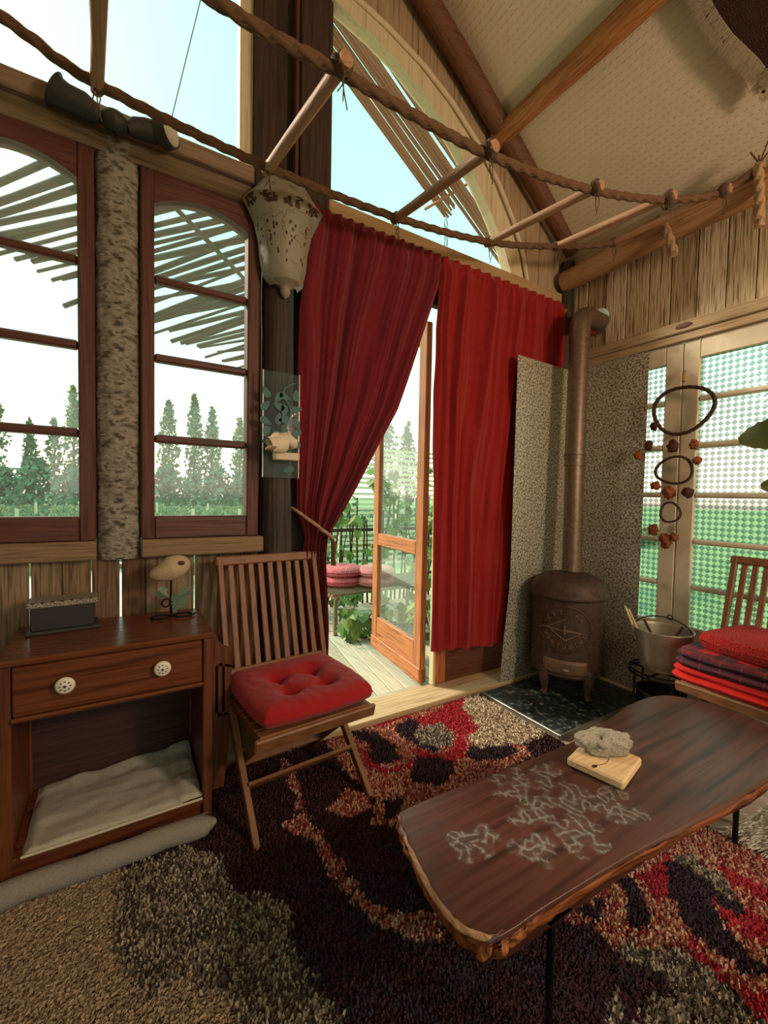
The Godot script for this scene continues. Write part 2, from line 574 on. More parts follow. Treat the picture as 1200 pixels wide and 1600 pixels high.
func build_gable() -> void:
	var w := structure("wall_front", "gable wall of upright boards with arched windows and curtained door", "wall")
	# lower boards with open joints that let the daylight through
	var edges := [-1.54, -1.43, -1.31, -1.20, -1.08, -0.97, -0.86, -0.75, -0.64, -0.53, -0.42, -0.322, -0.215, -0.11, 0.0, 0.10, 0.205, 0.31, 0.42, 0.53, 0.64]
	var tints := [Color(1, 1, 1), Color(0.86, 0.8, 0.76), Color(1.05, 1.02, 0.98).clamp(), Color(0.78, 0.66, 0.58), Color(0.92, 0.9, 0.86)]
	for i in edges.size() - 1:
		var g0 := 0.001
		var g1 := 0.001
		for e in [[-0.322, 0.004], [0.0, 0.0042], [0.31, 0.004], [-0.11, 0.0018]]:
			if absf(edges[i] - e[0]) < 0.001:
				g0 = e[1]
			if absf(edges[i + 1] - e[0]) < 0.001:
				g1 = e[1]
		var x0: float = edges[i] + g0
		var x1: float = edges[i + 1] - g1
		one_box(w, "board", V((x0 + x1) / 2, 0.53, -2.29 + rng.randf_range(-0.004, 0.004)), V(x1 - x0, 1.06, 0.024), wood("weathered", weathered, 1, 0.85, 5.0, 0.3, tints[i * 7 % 5]), 0.003)
		if g1 < 0.0015:
			one_box(w, "cover_strip", V(edges[i + 1], 0.53, -2.313), V(0.05, 1.06, 0.015), wood("weathered", weathered, 1, 0.85, 5.0, 0.3), 0.0)  # out of view behind the joint, placed to keep daylight out
	# wall left of the windows, out of the picture
	one_box(w, "panel", V(-1.09, 1.92, -2.30), V(0.97, 1.75, 0.06), wood("weathered", weathered, 1, 0.85, 5.0, 0.3), 0.0)
	one_box(w, "panel", V(-0.005, 1.92, -2.315), V(0.17, 1.76, 0.03), wood("weathered", weathered, 1, 0.85, 5.0, 0.3), 0.0)
	# door opening: strips beside and above it
	one_box(w, "panel", V(2.97, 1.3, -2.31), V(0.36, 3.2, 0.05), wood("darkw", dark_wood, 1, 0.8, 4.0), 0.0)
	one_box(w, "panel", V(1.95, 2.75, -2.31), V(2.3, 0.28, 0.05), wood("darkw", dark_wood, 0, 0.8, 4.0), 0.0)
	# boards between arch and roof
	var bx := [2.58, 2.435, 2.29, 2.145, 2.0, 1.855, 1.71, 1.565, 1.42, 1.275, 1.13, 0.97]
	var gm := wood("gableboard", [c8(120, 98, 74), c8(166, 144, 114), c8(182, 160, 130), c8(140, 116, 88)], 1, 0.75, 3.0, 0.2)
	var cols := []
	for x in [3.1, 3.0, 2.86, 2.72]:
		cols.append(x)
	cols.append_array(bx)
	for sd in [1, -1]:
		for i in cols.size() - 1:
			var x1: float = cols[i] - 0.0015
			var x0: float = cols[i + 1] + 0.0015
			var poly := PackedVector2Array()
			for k in 4:
				var x := lerpf(x0, x1, k / 3.0)
				poly.append(Vector2(x, along(ARCH_OUT, x) - 0.03 if x < 2.58 else 2.94))
			for k in 4:
				var x := lerpf(x1, x0, k / 3.0)
				poly.append(Vector2(x, roof(x) + 0.02))
			if sd == -1:
				for k in poly.size():
					poly[k].x = 2.0 * MID - poly[k].x
			var b := MB.new()
			b.prism(poly, -2.275, -2.25 + rng.randf_range(0.0, 0.004))
			part(w, "board", b, gm)
		var pb := PackedVector2Array()
		for k in 12:
			var x := lerpf(0.97, 2.58, k / 11.0)
			pb.append(Vector2(x, along(ARCH_OUT, x)))
		pb.append_array(PackedVector2Array([Vector2(2.59, 2.9), Vector2(3.15, 2.9), Vector2(3.15, 3.2), Vector2(0.97, roof(0.97) + 0.05)]))
		if sd == -1:
			for k in pb.size():
				pb[k].x = 2.0 * MID - pb[k].x
		var bb := MB.new()
		bb.prism(pb, -2.33, -2.28)
		part(w, "sheathing", bb, plain(c8(80, 62, 48), 0.9))
	# arched upper windows
	for sd in [1, -1]:
		var wn := structure("window_%d" % (1 if sd == 1 else 2), "quarter arch window above the curtains" if sd == 1 else "quarter arch window above the small windows", "window")
		var fx := func(x: float) -> float: return x if sd == 1 else 2.0 * MID - x
		var edge_in := []
		for k in 25:
			var t := k / 24.0
			var i := t * 8.0
			var a := mini(int(i), 7)
			var p := Vector2(lerpf(ARCH_IN[2 * a], ARCH_IN[2 * a + 2], i - a), lerpf(ARCH_IN[2 * a + 1], ARCH_IN[2 * a + 3], i - a))
			var q := Vector2(lerpf(ARCH_OUT[2 * a], ARCH_OUT[2 * a + 2], i - a), lerpf(ARCH_OUT[2 * a + 1], ARCH_OUT[2 * a + 3], i - a))
			edge_in.append([p, q])
		var cream := wood("archwood", [c8(186, 166, 130), c8(216, 202, 168), c8(224, 212, 182), c8(196, 178, 144)], 1, 0.6, 2.5, 0.15)
		for k in 4:    # the arch is sawn from four boards
			var poly := PackedVector2Array()
			for j in range(k * 6, k * 6 + 7):
				poly.append(Vector2(fx.call(edge_in[j][0].x), edge_in[j][0].y))
			for j in range(k * 6 + 6, k * 6 - 1, -1):
				var q: Vector2 = edge_in[j][0].lerp(edge_in[j][1], 0.8)
				poly.append(Vector2(fx.call(q.x), q.y))
			var b := MB.new()
			b.prism(poly, -2.31, -2.235)
			part(wn, "arch_board", b, cream)
		var pts := []
		var pts2 := []
		for e in edge_in:
			var q: Vector2 = e[0].lerp(e[1], 1.03)
			pts.append(V(fx.call(q.x), q.y, -2.238))
			q = e[0].lerp(e[1], 0.86)
			pts2.append(V(fx.call(q.x), q.y, -2.262))
		var b3 := MB.new()
		b3.tube(pts, 0.019, 8)
		part(wn, "arch_bead", b3, cream)
		b3 = MB.new()
		b3.tube(pts2, 0.014, 8)
		part(wn, "arch_bead", b3, wood("darkw", dark_wood, 1, 0.8, 4.0))  # dark tube standing for the groove inside the pale bead
		var gp := PackedVector2Array([Vector2(fx.call(0.93), 2.93)])
		for e in edge_in:
			gp.append(Vector2(fx.call(e[0].x + 0.01), e[0].y + 0.01))
		gp[gp.size() - 1].y = 2.93
		var gbm := MB.new()
		gbm.prism(gp, -2.302, -2.298)
		part(wn, "pane", gbm, M.pane)
		var xs: float = fx.call(0.985) if sd == 1 else 0.54
		one_box(wn, "jamb", V(xs, 3.5, -2.285), V(0.03 if sd == 1 else 0.064, 1.12, 0.07), cream if sd == -1 else wood("darkw", dark_wood, 1, 0.8, 4.0), 0.004)
	# rails and posts
	var rm := wood("railwood", [c8(92, 78, 64), c8(130, 112, 92), c8(148, 130, 108), c8(108, 92, 76)], 0, 0.75, 4.0, 0.3)
	var t1 := structure("trim_1", "stepped timber rail above the small windows", "rail")
	one_box(t1, "upper_rail", V(-0.485, 2.917, -2.27), V(2.11, 0.08, 0.13), rm, 0.006)
	one_box(t1, "lower_rail", V(-0.485, 2.835, -2.285), V(2.11, 0.09, 0.10), rm, 0.006)
	var t2 := structure("trim_2", "pale timber rail under the arched window", "rail")
	one_box(t2, "rail", V(2.02, 2.918, -2.26), V(2.1, 0.075, 0.11), wood("pale", pale_wood, 0, 0.7, 3.0, 0.2, c8(215, 200, 185)), 0.005)
	var t3 := structure("trim_3", "dark double post between the windows and the curtain", "post")
	var dk := wood("darkw", dark_wood, 1, 0.75, 4.0, 0.4)
	one_box(t3, "post_board", V(0.625, 3.85, -2.25), V(0.105, 2.15, 0.08), dk, 0.006)
	one_box(t3, "post_board", V(0.73, 3.85, -2.31), V(0.11, 2.15, 0.03), dk, 0.0)
	one_box(t3, "post_strip", V(0.795, 3.85, -2.27), V(0.02, 2.15, 0.08), wood("mahog", mahogany, 1, 0.6, 4.0, 0.2), 0.003)
	one_box(t3, "post_board", V(0.89, 3.85, -2.25), V(0.165, 2.15, 0.08), dk, 0.006)
	part(t3, "round_post", log_mesh(V(0.715, 0.0, -2.285), V(0.715, 2.82, -2.285), 0.09, 0.085, 16, 0.03, 9.0), wood("blackpost", [c8(22, 17, 16), c8(44, 34, 30), c8(64, 50, 42), c8(34, 26, 23)], 1, 0.6, 5.0, 0.5))
	one_box(t3, "jamb", V(0.85, 1.4, -2.33), V(0.10, 2.9, 0.08), dk, 0.004)
	one_box(t3, "backing", V(0.71, 1.4, -2.385), V(0.28, 2.9, 0.03), dk, 0.0)
	var t4 := structure("trim_4", "weathered sill boards under the small windows", "sill")
	var sl := wood("silly", [c8(92, 78, 60), c8(132, 112, 86), c8(150, 128, 100), c8(108, 90, 68)], 0, 0.85, 5.0, 0.4)
	one_box(t4, "sill_board", V(-0.815, 1.09, -2.255), V(1.45, 0.08, 0.09), sl, 0.006)
	one_box(t4, "sill_board", V(0.355, 1.09, -2.255), V(0.55, 0.08, 0.09), sl, 0.006)
	var t5 := structure("trim_5", "worn wooden threshold plank at the open door", "threshold")
	one_box(t5, "plank", V(1.92, 0.022, -2.225), V(2.26, 0.045, 0.23), wood("thresh", [c8(132, 104, 72), c8(182, 156, 116), c8(200, 176, 138), c8(150, 122, 88)], 0, 0.8, 3.0, 0.4), 0.006)
	one_box(t5, "outer_plank", V(1.92, 0.0, -2.38), V(2.26, 0.03, 0.09), wood("thresh2", [c8(150, 140, 118), c8(190, 180, 156), c8(176, 164, 140)], 0, 0.85, 3.0, 0.4), 0.004)
	var t6 := structure("trim_6", "dark corner post beside the stove pipe", "post")
	part(t6, "round_post", log_mesh(V(3.0, 0, -2.2), V(3.0, 3.2, -2.2), 0.06, 0.055, 12, 0.03, 12.0), wood("blackpost", [], 1, 0.6, 5.0, 0.5))
	# bark covered half trunk between the windows
	var trunk := thing("bark_trunk", "grey bark covered half trunk standing between the two arched windows", "trunk", V(-0.005, 1.05, -2.25))
	var tb := MB.new()
	tb.grid(28, 90, func(u, v2):
		var a: float = (u - 0.5) * PI * 0.98
		var y: float = lerpf(1.045, 2.86, v2)
		var nz := wob.get_noise_2d(a * 60.0, y * 400.0) * 0.006 + wob.get_noise_2d(a * 200.0 + 77.0, y * 900.0) * 0.004
		var rx: float = 0.083 + 0.006 * wob.get_noise_1d(y * 120.0) + nz
		return V(-0.005 + sin(a) * rx + 0.004 * wob.get_noise_1d(y * 70.0 + 300.0), y, -2.288 + cos(a) * (0.062 + nz)))
	var bark := mottled("bark", ntex(77, 0.012, [[0.0, c8(48, 42, 36)], [0.28, c8(86, 80, 70)], [0.36, c8(128, 123, 112)], [0.5, c8(146, 141, 130)], [0.62, c8(164, 160, 150)], [0.72, c8(138, 132, 120)], [0.80, c8(92, 85, 74)], [1.0, c8(64, 57, 49)]], FastNoiseLite.TYPE_SIMPLEX, 6, 512, 34.0), 3.0, 0.9, 0.0, 0.7, 0.05)
	bark.uv1_scale = V(1.5, 2.6, 1.5)
	part(trunk, "bark", tb, bark)
	tb = MB.new()
	tb.box(V(-0.005, 1.95, -2.29), V(0.13, 1.8, 0.02))
	part(trunk, "heartwood", tb, wood("weathered", weathered, 1, 0.85, 5.0))
	small_window(3, 0.08, 0.61, "narrow arched mahogany window right of the bark trunk")
	small_window(4, -0.60, -0.09, "narrow arched mahogany window left of the bark trunk")
	french_doors()

func small_window(num: int, x0: float, x1: float, label: String) -> void:
	var w := structure("window_%d" % num, label, "window")
	var up := wood("mahog", mahogany, 1, 0.5, 4.0, 0.2)
	var across := wood("mahog", mahogany, 0, 0.5, 4.0, 0.2)
	var g0 := x0 + 0.055
	var g1 := x1 - 0.06
	one_box(w, "stile", V((x0 + g0) / 2, 1.96, -2.275), V(g0 - x0, 1.66, 0.075), up, 0.006)
	one_box(w, "stile", V((x1 + g1) / 2, 1.96, -2.275), V(x1 - g1, 1.66, 0.075), up, 0.006)
	one_box(w, "rail", V((g0 + g1) / 2, 1.183, -2.275), V(g1 - g0, 0.106, 0.07), across, 0.006)
	var poly := PackedVector2Array([Vector2(g1, 2.79), Vector2(g0, 2.79)])
	for k in 13:
		var t := k / 12.0
		poly.append(Vector2(lerpf(g0, g1, t), 2.645 + 0.062 * (1.0 - pow(absf(2.0 * t - 1.0), 2.0))))
	var b := MB.new()
	b.prism(poly, -2.31, -2.24)
	part(w, "arch_rail", b, across)
	var ys := [1.236, 1.595, 1.965, 2.32, 2.71]
	for k in 4:
		if k > 0:
			one_box(w, "muntin", V((g0 + g1) / 2, ys[k], -2.272), V(g1 - g0, 0.036, 0.045), across, 0.008)
		b = MB.new()
		b.box(V((g0 + g1) / 2, (ys[k] + ys[k + 1]) / 2, -2.28), V(g1 - g0, ys[k + 1] - ys[k], 0.003))
		part(w, "pane", b, M.dirty)

func french_doors() -> void:
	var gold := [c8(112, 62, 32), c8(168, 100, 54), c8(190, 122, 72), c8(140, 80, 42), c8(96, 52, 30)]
	# open leaf, swung out onto the deck
	var d := structure("door_1", "glazed wooden door leaf swung open onto the deck", "door")
	var hinge := V(1.815, 0.03, -2.395)
	var dir := V(0.085, 0, -0.83).normalized()
	var nrm := V(-dir.z, 0, dir.x)
	var up := wood("door", gold, 1, 0.5, 4.0, 0.25)
	var lg := wood("door", gold, 2, 0.5, 4.0, 0.25)
	var L := 0.84
	var put := func(called: String, s0: float, s1: float, y0: float, y1: float, t: float, m: Material) -> void:
		var b := MB.new()
		b.box(hinge + dir * (s0 + s1) / 2 + V(0, (y0 + y1) / 2, 0), V(s1 - s0, y1 - y0, t), Basis(dir, Vector3.UP, nrm), 0.005)
		part(d, called, b, m)
	put.call("stile", 0.0, 0.10, 0.0, 2.52, 0.045, up)
	put.call("stile", L - 0.10, L, 0.0, 2.52, 0.045, up)
	put.call("bottom_rail", 0.10, L - 0.10, 0.0, 0.28, 0.04, lg)
	put.call("kick_board", 0.0, L, 0.0, 0.105, 0.06, lg)
	put.call("middle_rail", 0.10, L - 0.10, 0.90, 1.0, 0.045, lg)
	put.call("top_rail", 0.10, L - 0.10, 2.40, 2.52, 0.045, lg)
	put.call("pane", 0.10, L - 0.10, 0.28, 0.90, 0.004, M.pane)
	put.call("pane", 0.10, L - 0.10, 1.0, 2.40, 0.004, M.pane)
	put.call("latch_plate", L - 0.03, L - 0.005, 0.98, 1.16, 0.05, plain(c8(200, 190, 170), 0.5, 0.3))
	# closed leaf behind the right curtain
	var d2 := structure("door_2", "closed dark wooden door leaf behind the hanging red curtain", "door")
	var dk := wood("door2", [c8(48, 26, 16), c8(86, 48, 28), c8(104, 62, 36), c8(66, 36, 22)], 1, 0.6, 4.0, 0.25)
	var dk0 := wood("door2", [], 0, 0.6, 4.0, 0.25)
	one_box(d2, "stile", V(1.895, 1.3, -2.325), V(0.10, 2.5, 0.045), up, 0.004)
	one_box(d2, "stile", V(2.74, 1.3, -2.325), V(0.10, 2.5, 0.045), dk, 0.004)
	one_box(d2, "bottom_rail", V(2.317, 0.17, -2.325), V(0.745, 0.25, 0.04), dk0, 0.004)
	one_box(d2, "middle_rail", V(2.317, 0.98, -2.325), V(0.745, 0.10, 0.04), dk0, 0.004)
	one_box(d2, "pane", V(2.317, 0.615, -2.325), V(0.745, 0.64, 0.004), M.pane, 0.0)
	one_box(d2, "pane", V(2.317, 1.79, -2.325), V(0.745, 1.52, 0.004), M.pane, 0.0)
	one_box(d2, "jamb_strip", V(1.838, 1.3, -2.315), V(0.018, 2.5, 0.05), wood("pale", pale_wood, 1, 0.7, 3.0), 0.003)

func build_right_wall() -> void:
	var w := structure("wall_right", "whitewashed board wall above the textured glass doors", "wall")
	var zs := [-2.25, -2.052, -1.903, -1.755, -1.601, -1.464, -1.312, -1.158, -1.018, -0.88, -0.73, -0.58, -0.43, -0.28, -0.13, 0.02, 0.2]
	var tints := [Color(1, 1, 1), c8(232, 226, 214), c8(246, 240, 230), c8(214, 204, 190)]
	for i in zs.size() - 1:
		var z0: float = zs[i] + 0.003
		var z1: float = zs[i + 1] - 0.003
		one_box(w, "board", V(3.065 + rng.randf_range(-0.003, 0.003), 2.87, (z0 + z1) / 2), V(0.025, 0.8, z1 - z0), wood("whiteboard", white_board, 1, 0.8, 5.0, 0.3, tints[(i * 5 + 2) % 4]), 0.003)
	one_box(w, "backing", V(3.11, 2.9, -0.05), V(0.05, 1.0, 4.6), plain(c8(90, 74, 58), 0.9), 0.0)
	one_box(w, "panel", V(3.09, 1.25, 0.85), V(0.08, 2.5, 2.7), wood("whiteboard", white_board, 1, 0.8, 5.0), 0.0)
	one_box(w, "panel", V(3.09, 1.25, -2.13), V(0.08, 2.5, 0.33), wood("whiteboard", white_board, 1, 0.8, 5.0), 0.0)
	var t7 := structure("trim_7", "knotty wooden ledge above the glass doors", "ledge")
	one_box(t7, "ledge_board", V(3.045, 2.45, -0.8), V(0.06, 0.07, 2.6), wood("ledge", [c8(120, 92, 64), c8(176, 152, 116), c8(190, 168, 132), c8(140, 112, 80)], 2, 0.7, 4.0, 0.3), 0.006)
	one_box(t7, "lower_board", V(3.055, 2.388, -0.8), V(0.05, 0.05, 2.6), wood("ledge", [], 2, 0.7, 4.0, 0.3), 0.004)
	var b := MB.new()
	b.blob(V(3.014, 2.452, -1.36), V(0.004, 0.017, 0.05), 14, 8)
	part(t7, "knot", b, plain(c8(96, 58, 34), 0.6))
	M.facet = glass(c8(64, 160, 152), 0.72, 0.08)  # teal tint stands for the sky refracted in the facets
	M.clear = glass(c8(214, 232, 222), 0.22, 0.1)
	glass_door(3, -1.96, -1.372, 0.10, "left leaf of white doors with diamond patterned glass, half behind the metal sheet")
	glass_door(4, -1.368, -0.52, 0.092, "right leaf of white doors with diamond patterned glass behind the wicker rings")

func glass_door(num: int, z0: float, z1: float, st: float, label: String) -> void:
	var d := structure("door_%d" % num, label, "door")
	var m: Material = M.cream_paint
	var x := 3.075
	one_box(d, "stile", V(x, 1.18, z0 + st / 2), V(0.05, 2.36, st), m, 0.006)
	one_box(d, "stile", V(x, 1.18, z1 - st / 2), V(0.05, 2.36, st), m, 0.006)
	var a := z0 + st
	var c := z1 - st
	one_box(d, "top_rail", V(x, 2.30, (a + c) / 2), V(0.05, 0.12, c - a), m, 0.006)
	one_box(d, "bottom_rail", V(x, 0.28, (a + c) / 2), V(0.05, 0.56, c - a), m, 0.006)
	var ys := [0.56, 0.81, 1.10, 1.39, 1.70, 1.99, 2.24]
	for k in 6:
		if k > 0:
			one_box(d, "muntin", V(x - 0.002, ys[k], (a + c) / 2), V(0.045, 0.034, c - a), m, 0.010)
		# pressed glass: a tiling of small pyramids, refracted sky put into every second one as teal
		var pa := MB.new()
		var pb := MB.new()
		var y0: float = ys[k]
		var y1: float = ys[k + 1]
		var s := 0.034
		for j in range(-1, int((y1 - y0) / s * 2.0) + 2):
			for i in range(-1, int((c - a) / s) + 2):
				var off := 0.5 if j % 2 != 0 else 0.0
				var cy := y0 + j * s * 0.5
				var cz := a + (i + off) * s
				var q := []
				for e in [[0, 0.5], [0.5, 0], [0, -0.5], [-0.5, 0]]:
					q.append(V(x - 0.012, clampf(cy + e[1] * s, y0, y1), clampf(cz + e[0] * s, a, c)))
				var tip := V(x - 0.0165, clampf(cy, y0, y1), clampf(cz, a, c))
				for e in 4:
					(pa if j % 2 != 0 else pb).tri(q[e], q[(e + 1) % 4], tip, V(-1, 0, 0))
		var pane := part(d, "pane", pb, M.clear)
		part(pane, "facets", pa, M.facet)
	# rounded corners of the glass openings

func leaf_shape(b: MB, at: Vector3, size: float, bs: Basis) -> void:
	# a lobed vine leaf folded along its middle
	var o := [Vector2(0, -0.1), Vector2(0.32, -0.28), Vector2(0.55, -0.02), Vector2(0.42, 0.14), Vector2(0.58, 0.42), Vector2(0.26, 0.46), Vector2(0, 0.92)]
	for sd in [-1, 1]:
		for k in range(1, o.size() - 1):
			var p := V(o[k].x * sd, o[k].y, -absf(o[k].x) * 0.3) * size
			var q := V(o[k + 1].x * sd, o[k + 1].y, -absf(o[k + 1].x) * 0.3) * size
			b.tri(at + bs * V(0, 0.05 * size, 0), at + bs * p, at + bs * q, bs.z)
		b.tri(at + bs * V(0, 0.05 * size, 0), at + bs * (V(0, -0.1, 0) * size), at + bs * (V(o[1].x * sd, o[1].y, -0.1) * size), bs.z)

func rand_basis() -> Basis:
	return Basis.from_euler(V(rng.randf_range(-1.0, 0.6), rng.randf_range(-1.5, 1.5), rng.randf_range(-1.6, 1.6)))

# trunk and leafy crown of a far tree; crown(t) gives the half width at height t in 0..1
func far_tree(called: String, label: String, group: String, at: Vector3, h: float, w: float, leaves: int, size: float, tone: Array, low := 0.12) -> void:
	var o := thing(called, label, "tree" if h > 4.5 else "bush", at, group)
	var tr := MB.new()
	tr.tube([at, at + V(0, h * 0.5, 0), at + V(w * 0.1, h * 0.92, 0)], [h * 0.012 + 0.04, h * 0.009 + 0.02, 0.03], 6)
	if h > 4.5:
		for k in 5:
			var y := h * (0.2 + 0.13 * k)
			var a := k * 2.4
			tr.tube([at + V(0, y, 0), at + V(cos(a) * w * 0.35, y + h * 0.08, sin(a) * w * 0.3), at + V(cos(a) * w * 0.5, y + h * 0.2, sin(a) * w * 0.45)], [0.05, 0.04, 0.02], 5, false)
	part(o, "trunk", tr, plain(c8(104, 100, 84), 0.9))
	var b := MB.new()
	for i in leaves:
		var t := pow(rng.randf(), 0.85)
		var y := h * (low + (1.0 - low) * t)
		var half := w * (sin(PI * pow(t, 0.75)) * 0.85 + 0.12) * 0.62
		if h < 4.5:
			half = w * sqrt(maxf(0.02, 1.0 - t * t)) * 0.62
		var a := rng.randf() * TAU
		var clump := 0.5 + 0.5 * wob.get_noise_3d(cos(a) * 90.0 + at.x * 30.0, y * 110.0, sin(a) * 90.0)
		var r := half * sqrt(rng.randf()) * (0.55 + 0.75 * clump)
		var p := at + V(cos(a) * r, y + rng.randf_range(-0.3, 0.3), sin(a) * r)
		var s := size * rng.randf_range(0.6, 1.3)
		var bs := rand_basis()
		b.color = tone[rng.randi() % tone.size()]
		b.tri(p + bs * V(-0.5, 0, 0) * s, p + bs * V(0.5, -0.1, 0) * s, p + bs * V(0.05, 0.95, 0) * s)
	var m := plain(Color(1, 1, 1), 0.8)
	m.vertex_color_use_as_albedo = true
	m.backlight = c8(140, 150, 120)
	var c := part(o, "foliage", b, m)
	c.set_meta("kind", "stuff")

func build_outside() -> void:
	M.ground = mottled("meadow", ntex(31, 0.03, [c8(84, 116, 84), c8(122, 152, 108), c8(146, 168, 118), c8(100, 134, 98)], FastNoiseLite.TYPE_SIMPLEX, 5, 512), 0.08, 0.95)
	var g := structure("ground", "green meadow and vine field around the house", "ground")
	var gb := MB.new()
	gb.grid(40, 40, func(u, w):
		var x: float = (u - 0.5) * 260.0
		var z: float = (w - 0.5) * 260.0
		return V(x, -0.4 + 0.25 * wob.get_noise_2d(x, z), z), true)
	part(g, "meadow", gb, M.ground)
	gb = MB.new()
	gb.grid(24, 6, func(u, w):
		var x: float = lerpf(-3.5, 0.38, u)
		var z: float = lerpf(-10.0, -2.36, w)
		return V(x, -0.06 + 0.02 * wob.get_noise_2d(x * 200.0, z * 200.0), z), true)
	part(g, "unseen_gravel", gb, mottled("unseen_gravel", ntex(32, 0.09, [c8(170, 160, 138), c8(206, 198, 176), c8(222, 214, 194), c8(186, 176, 152)], FastNoiseLite.TYPE_SIMPLEX, 4), 2.0, 0.95))  # pale ground out of view, placed to brighten the open board joints
	# deck planks
	var dk := structure("deck", "bleached plank deck outside the open door", "deck")
	var grey := [c8(138, 132, 114), c8(182, 178, 158), c8(204, 200, 180), c8(160, 154, 134)]
	var dd := V(0.156, 0, -0.988)
	var pp := V(0.988, 0, 0.156)
	for i in 30:
		var s := -0.3 + i * 0.118
		for half in 2:
			var t0 := 0.0 if half == 0 else 1.475
			var t1 := 1.465 if half == 0 else 3.3
			var o := V(0.45, -0.035, -2.44) + pp * (s + (0.03 if half else 0.0))
			o.z = lerpf(o.z, -2.44, 1.0)
			var b := MB.new()
			b.bar(o + dd * t0, o + dd * t1, 0.108, 0.03, Vector3.UP, 0.004)
			part(dk, "plank", b, wood("deck", grey, 2, 0.85, 5.0, 0.4, [Color(1, 1, 1), c8(230, 226, 220), c8(244, 240, 236)][rng.randi() % 3]))
			if half == 0:
				for gr in [-0.025, 0.02]:
					pass
	var jb := MB.new()
	for t in [0.1, 1.47, 3.2]:
		jb.box(V(0.45, -0.12, -2.44) + pp * 1.4 + dd * t, V(3.8, 0.12, 0.06), Basis(pp, Vector3.UP, pp.cross(Vector3.UP)), 0.0)
	part(dk, "joists", jb, plain(c8(60, 50, 40), 0.9))
	# awning of raw poles left of the door
	var aw := thing("pole_awning", "awning of raw grey poles seen through the small arched windows", "awning", V(0.6, 3.6, -4.5))
	var pm := wood("rawpole", [c8(48, 54, 54), c8(74, 82, 80), c8(94, 98, 92), c8(60, 66, 64)], 0, 0.85, 5.0, 0.5)
	var E1 := V(-0.760, 3.2, -4.774)
	var E2 := V(1.598, 3.2, -6.766)
	var d1 := V(0.82, 0.29, 0.5).normalized()
	var k := -0.23
	while k < 1.04:
		var s0 := E1.lerp(E2, k) if k >= 0.0 else E1 + (E2 - E1) * k
		var depth := s0.dot(V(0.5233, 0, -0.8521))
		var across := s0.dot(V(0.8521, 0, 0.5233)) / depth * 671.4 + 600.0
		var lim := 172.0 if k < -0.1 else 452.0
		var t1 := (lim - across) / 671.4 * depth / d1.dot(V(0.8521, 0, 0.5233))
		var t0 := rng.randf_range(-0.12, 0.12) if k > -0.02 else rng.randf_range(-0.3, 0.0)
		var r := rng.randf_range(0.018, 0.036)
		var wv := V(rng.randf_range(-0.03, 0.03), rng.randf_range(-0.10, 0.10), rng.randf_range(-0.05, 0.05))
		if s0.z + d1.z * t1 > -2.5:
			t1 = (-2.5 - s0.z) / d1.z
		if t1 > 0.25:
			part(aw, "pole", log_mesh(s0 + d1 * t0 - wv, s0 + d1 * t1 + wv, r * 0.75, r, 7, 0.06, k * 50.0, 7), pm)
		k += rng.randf_range(0.02, 0.042) if k < 0.55 else rng.randf_range(0.035, 0.06)
	part(aw, "beam", log_mesh(V(0.15, 3.6, -3.6), V(2.6, 3.45, -6.2), 0.02, 0.02, 8), pm)
	# cane awning over the door, following the roof slope
	var ca := thing("cane_awning", "brown cane awning following the roof slope beyond the quarter arch window", "awning", V(1.8, 4.2, -2.7))
	var canes := [wood("cane", [c8(96, 52, 30), c8(166, 96, 58), c8(190, 118, 74), c8(130, 74, 44)], 0, 0.7, 6.0, 0.3), wood("cane", [], 0, 0.7, 6.0, 0.3, c8(205, 190, 180))]
	for i in 44:
		var z := -2.37 - i * 0.0142
		if i in [6, 13, 20, 21, 30, 37]:
			continue
		var lowx := 2.42 + rng.randf_range(-0.05, 0.05)
		if i < 33:
			lowx = 3.3 + rng.randf_range(-0.06, 0.06)
		if i in [8, 9]:
			lowx = 2.5
		var hi := V(0.62, 5.3 - 0.62 * 0.62 + rng.randf_range(-0.008, 0.008), z + 0.03)
		var lo := V(lowx, 5.3 - 0.62 * lowx + rng.randf_range(-0.008, 0.008), z - 0.05)
		part(ca, "cane", log_mesh(hi, lo, 0.0105, 0.0095, 6, 0.04, i * 3.0, 14), canes[i % 2])
	part(ca, "tie_stick", log_mesh(V(2.28, 3.86, -3.12), V(2.42, 3.84, -2.42), 0.012, 0.011, 8, 0.03, 5.0), wood("cane", [], 2, 0.7, 6.0, 0.3))
	var tb := MB.new()
	for i in 5:
		var p0 := V(2.42 + 0.01 * i, 3.78, -3.0 - 0.02 * i)
		tb.tube(spline([p0, p0 + V(0.02 * sin(i * 2.0), -0.06, 0.01), p0 + V(-0.015 * cos(i * 1.7), -0.13 - 0.03 * i, 0.02), p0 + V(0.02, -0.2 - 0.03 * i, 0)], 4), 0.0025, 5)
	part(ca, "twine", tb, plain(c8(60, 48, 40), 0.9))
	var cb := MB.new()
	cb.tube([V(0.42, 4.3, -2.9), V(0.16, 3.05, -2.95)], 0.003, 5)
	var cable := thing("cable", "thin dark cable slanting past the upper left window", "cable", V(0.16, 3.05, -2.95))
	part(cable, "strand", cb, M.iron)
	# bench with cushions on the deck
	var be := thing("slatted_bench", "low slatted stick bench on the deck carrying pink cushions", "bench", V(2.3, 0, -4.05))
	var stick := wood("stick", [c8(92, 74, 56), c8(140, 116, 88), c8(110, 90, 68)], 0, 0.85, 6.0, 0.4)
	for i in 11:
		part(be, "slat", log_mesh(V(1.72, 0.39, -3.72 - i * 0.064), V(3.1, 0.39, -3.72 - i * 0.064), 0.0145, 0.013, 8, 0.03, i * 2.0), stick)
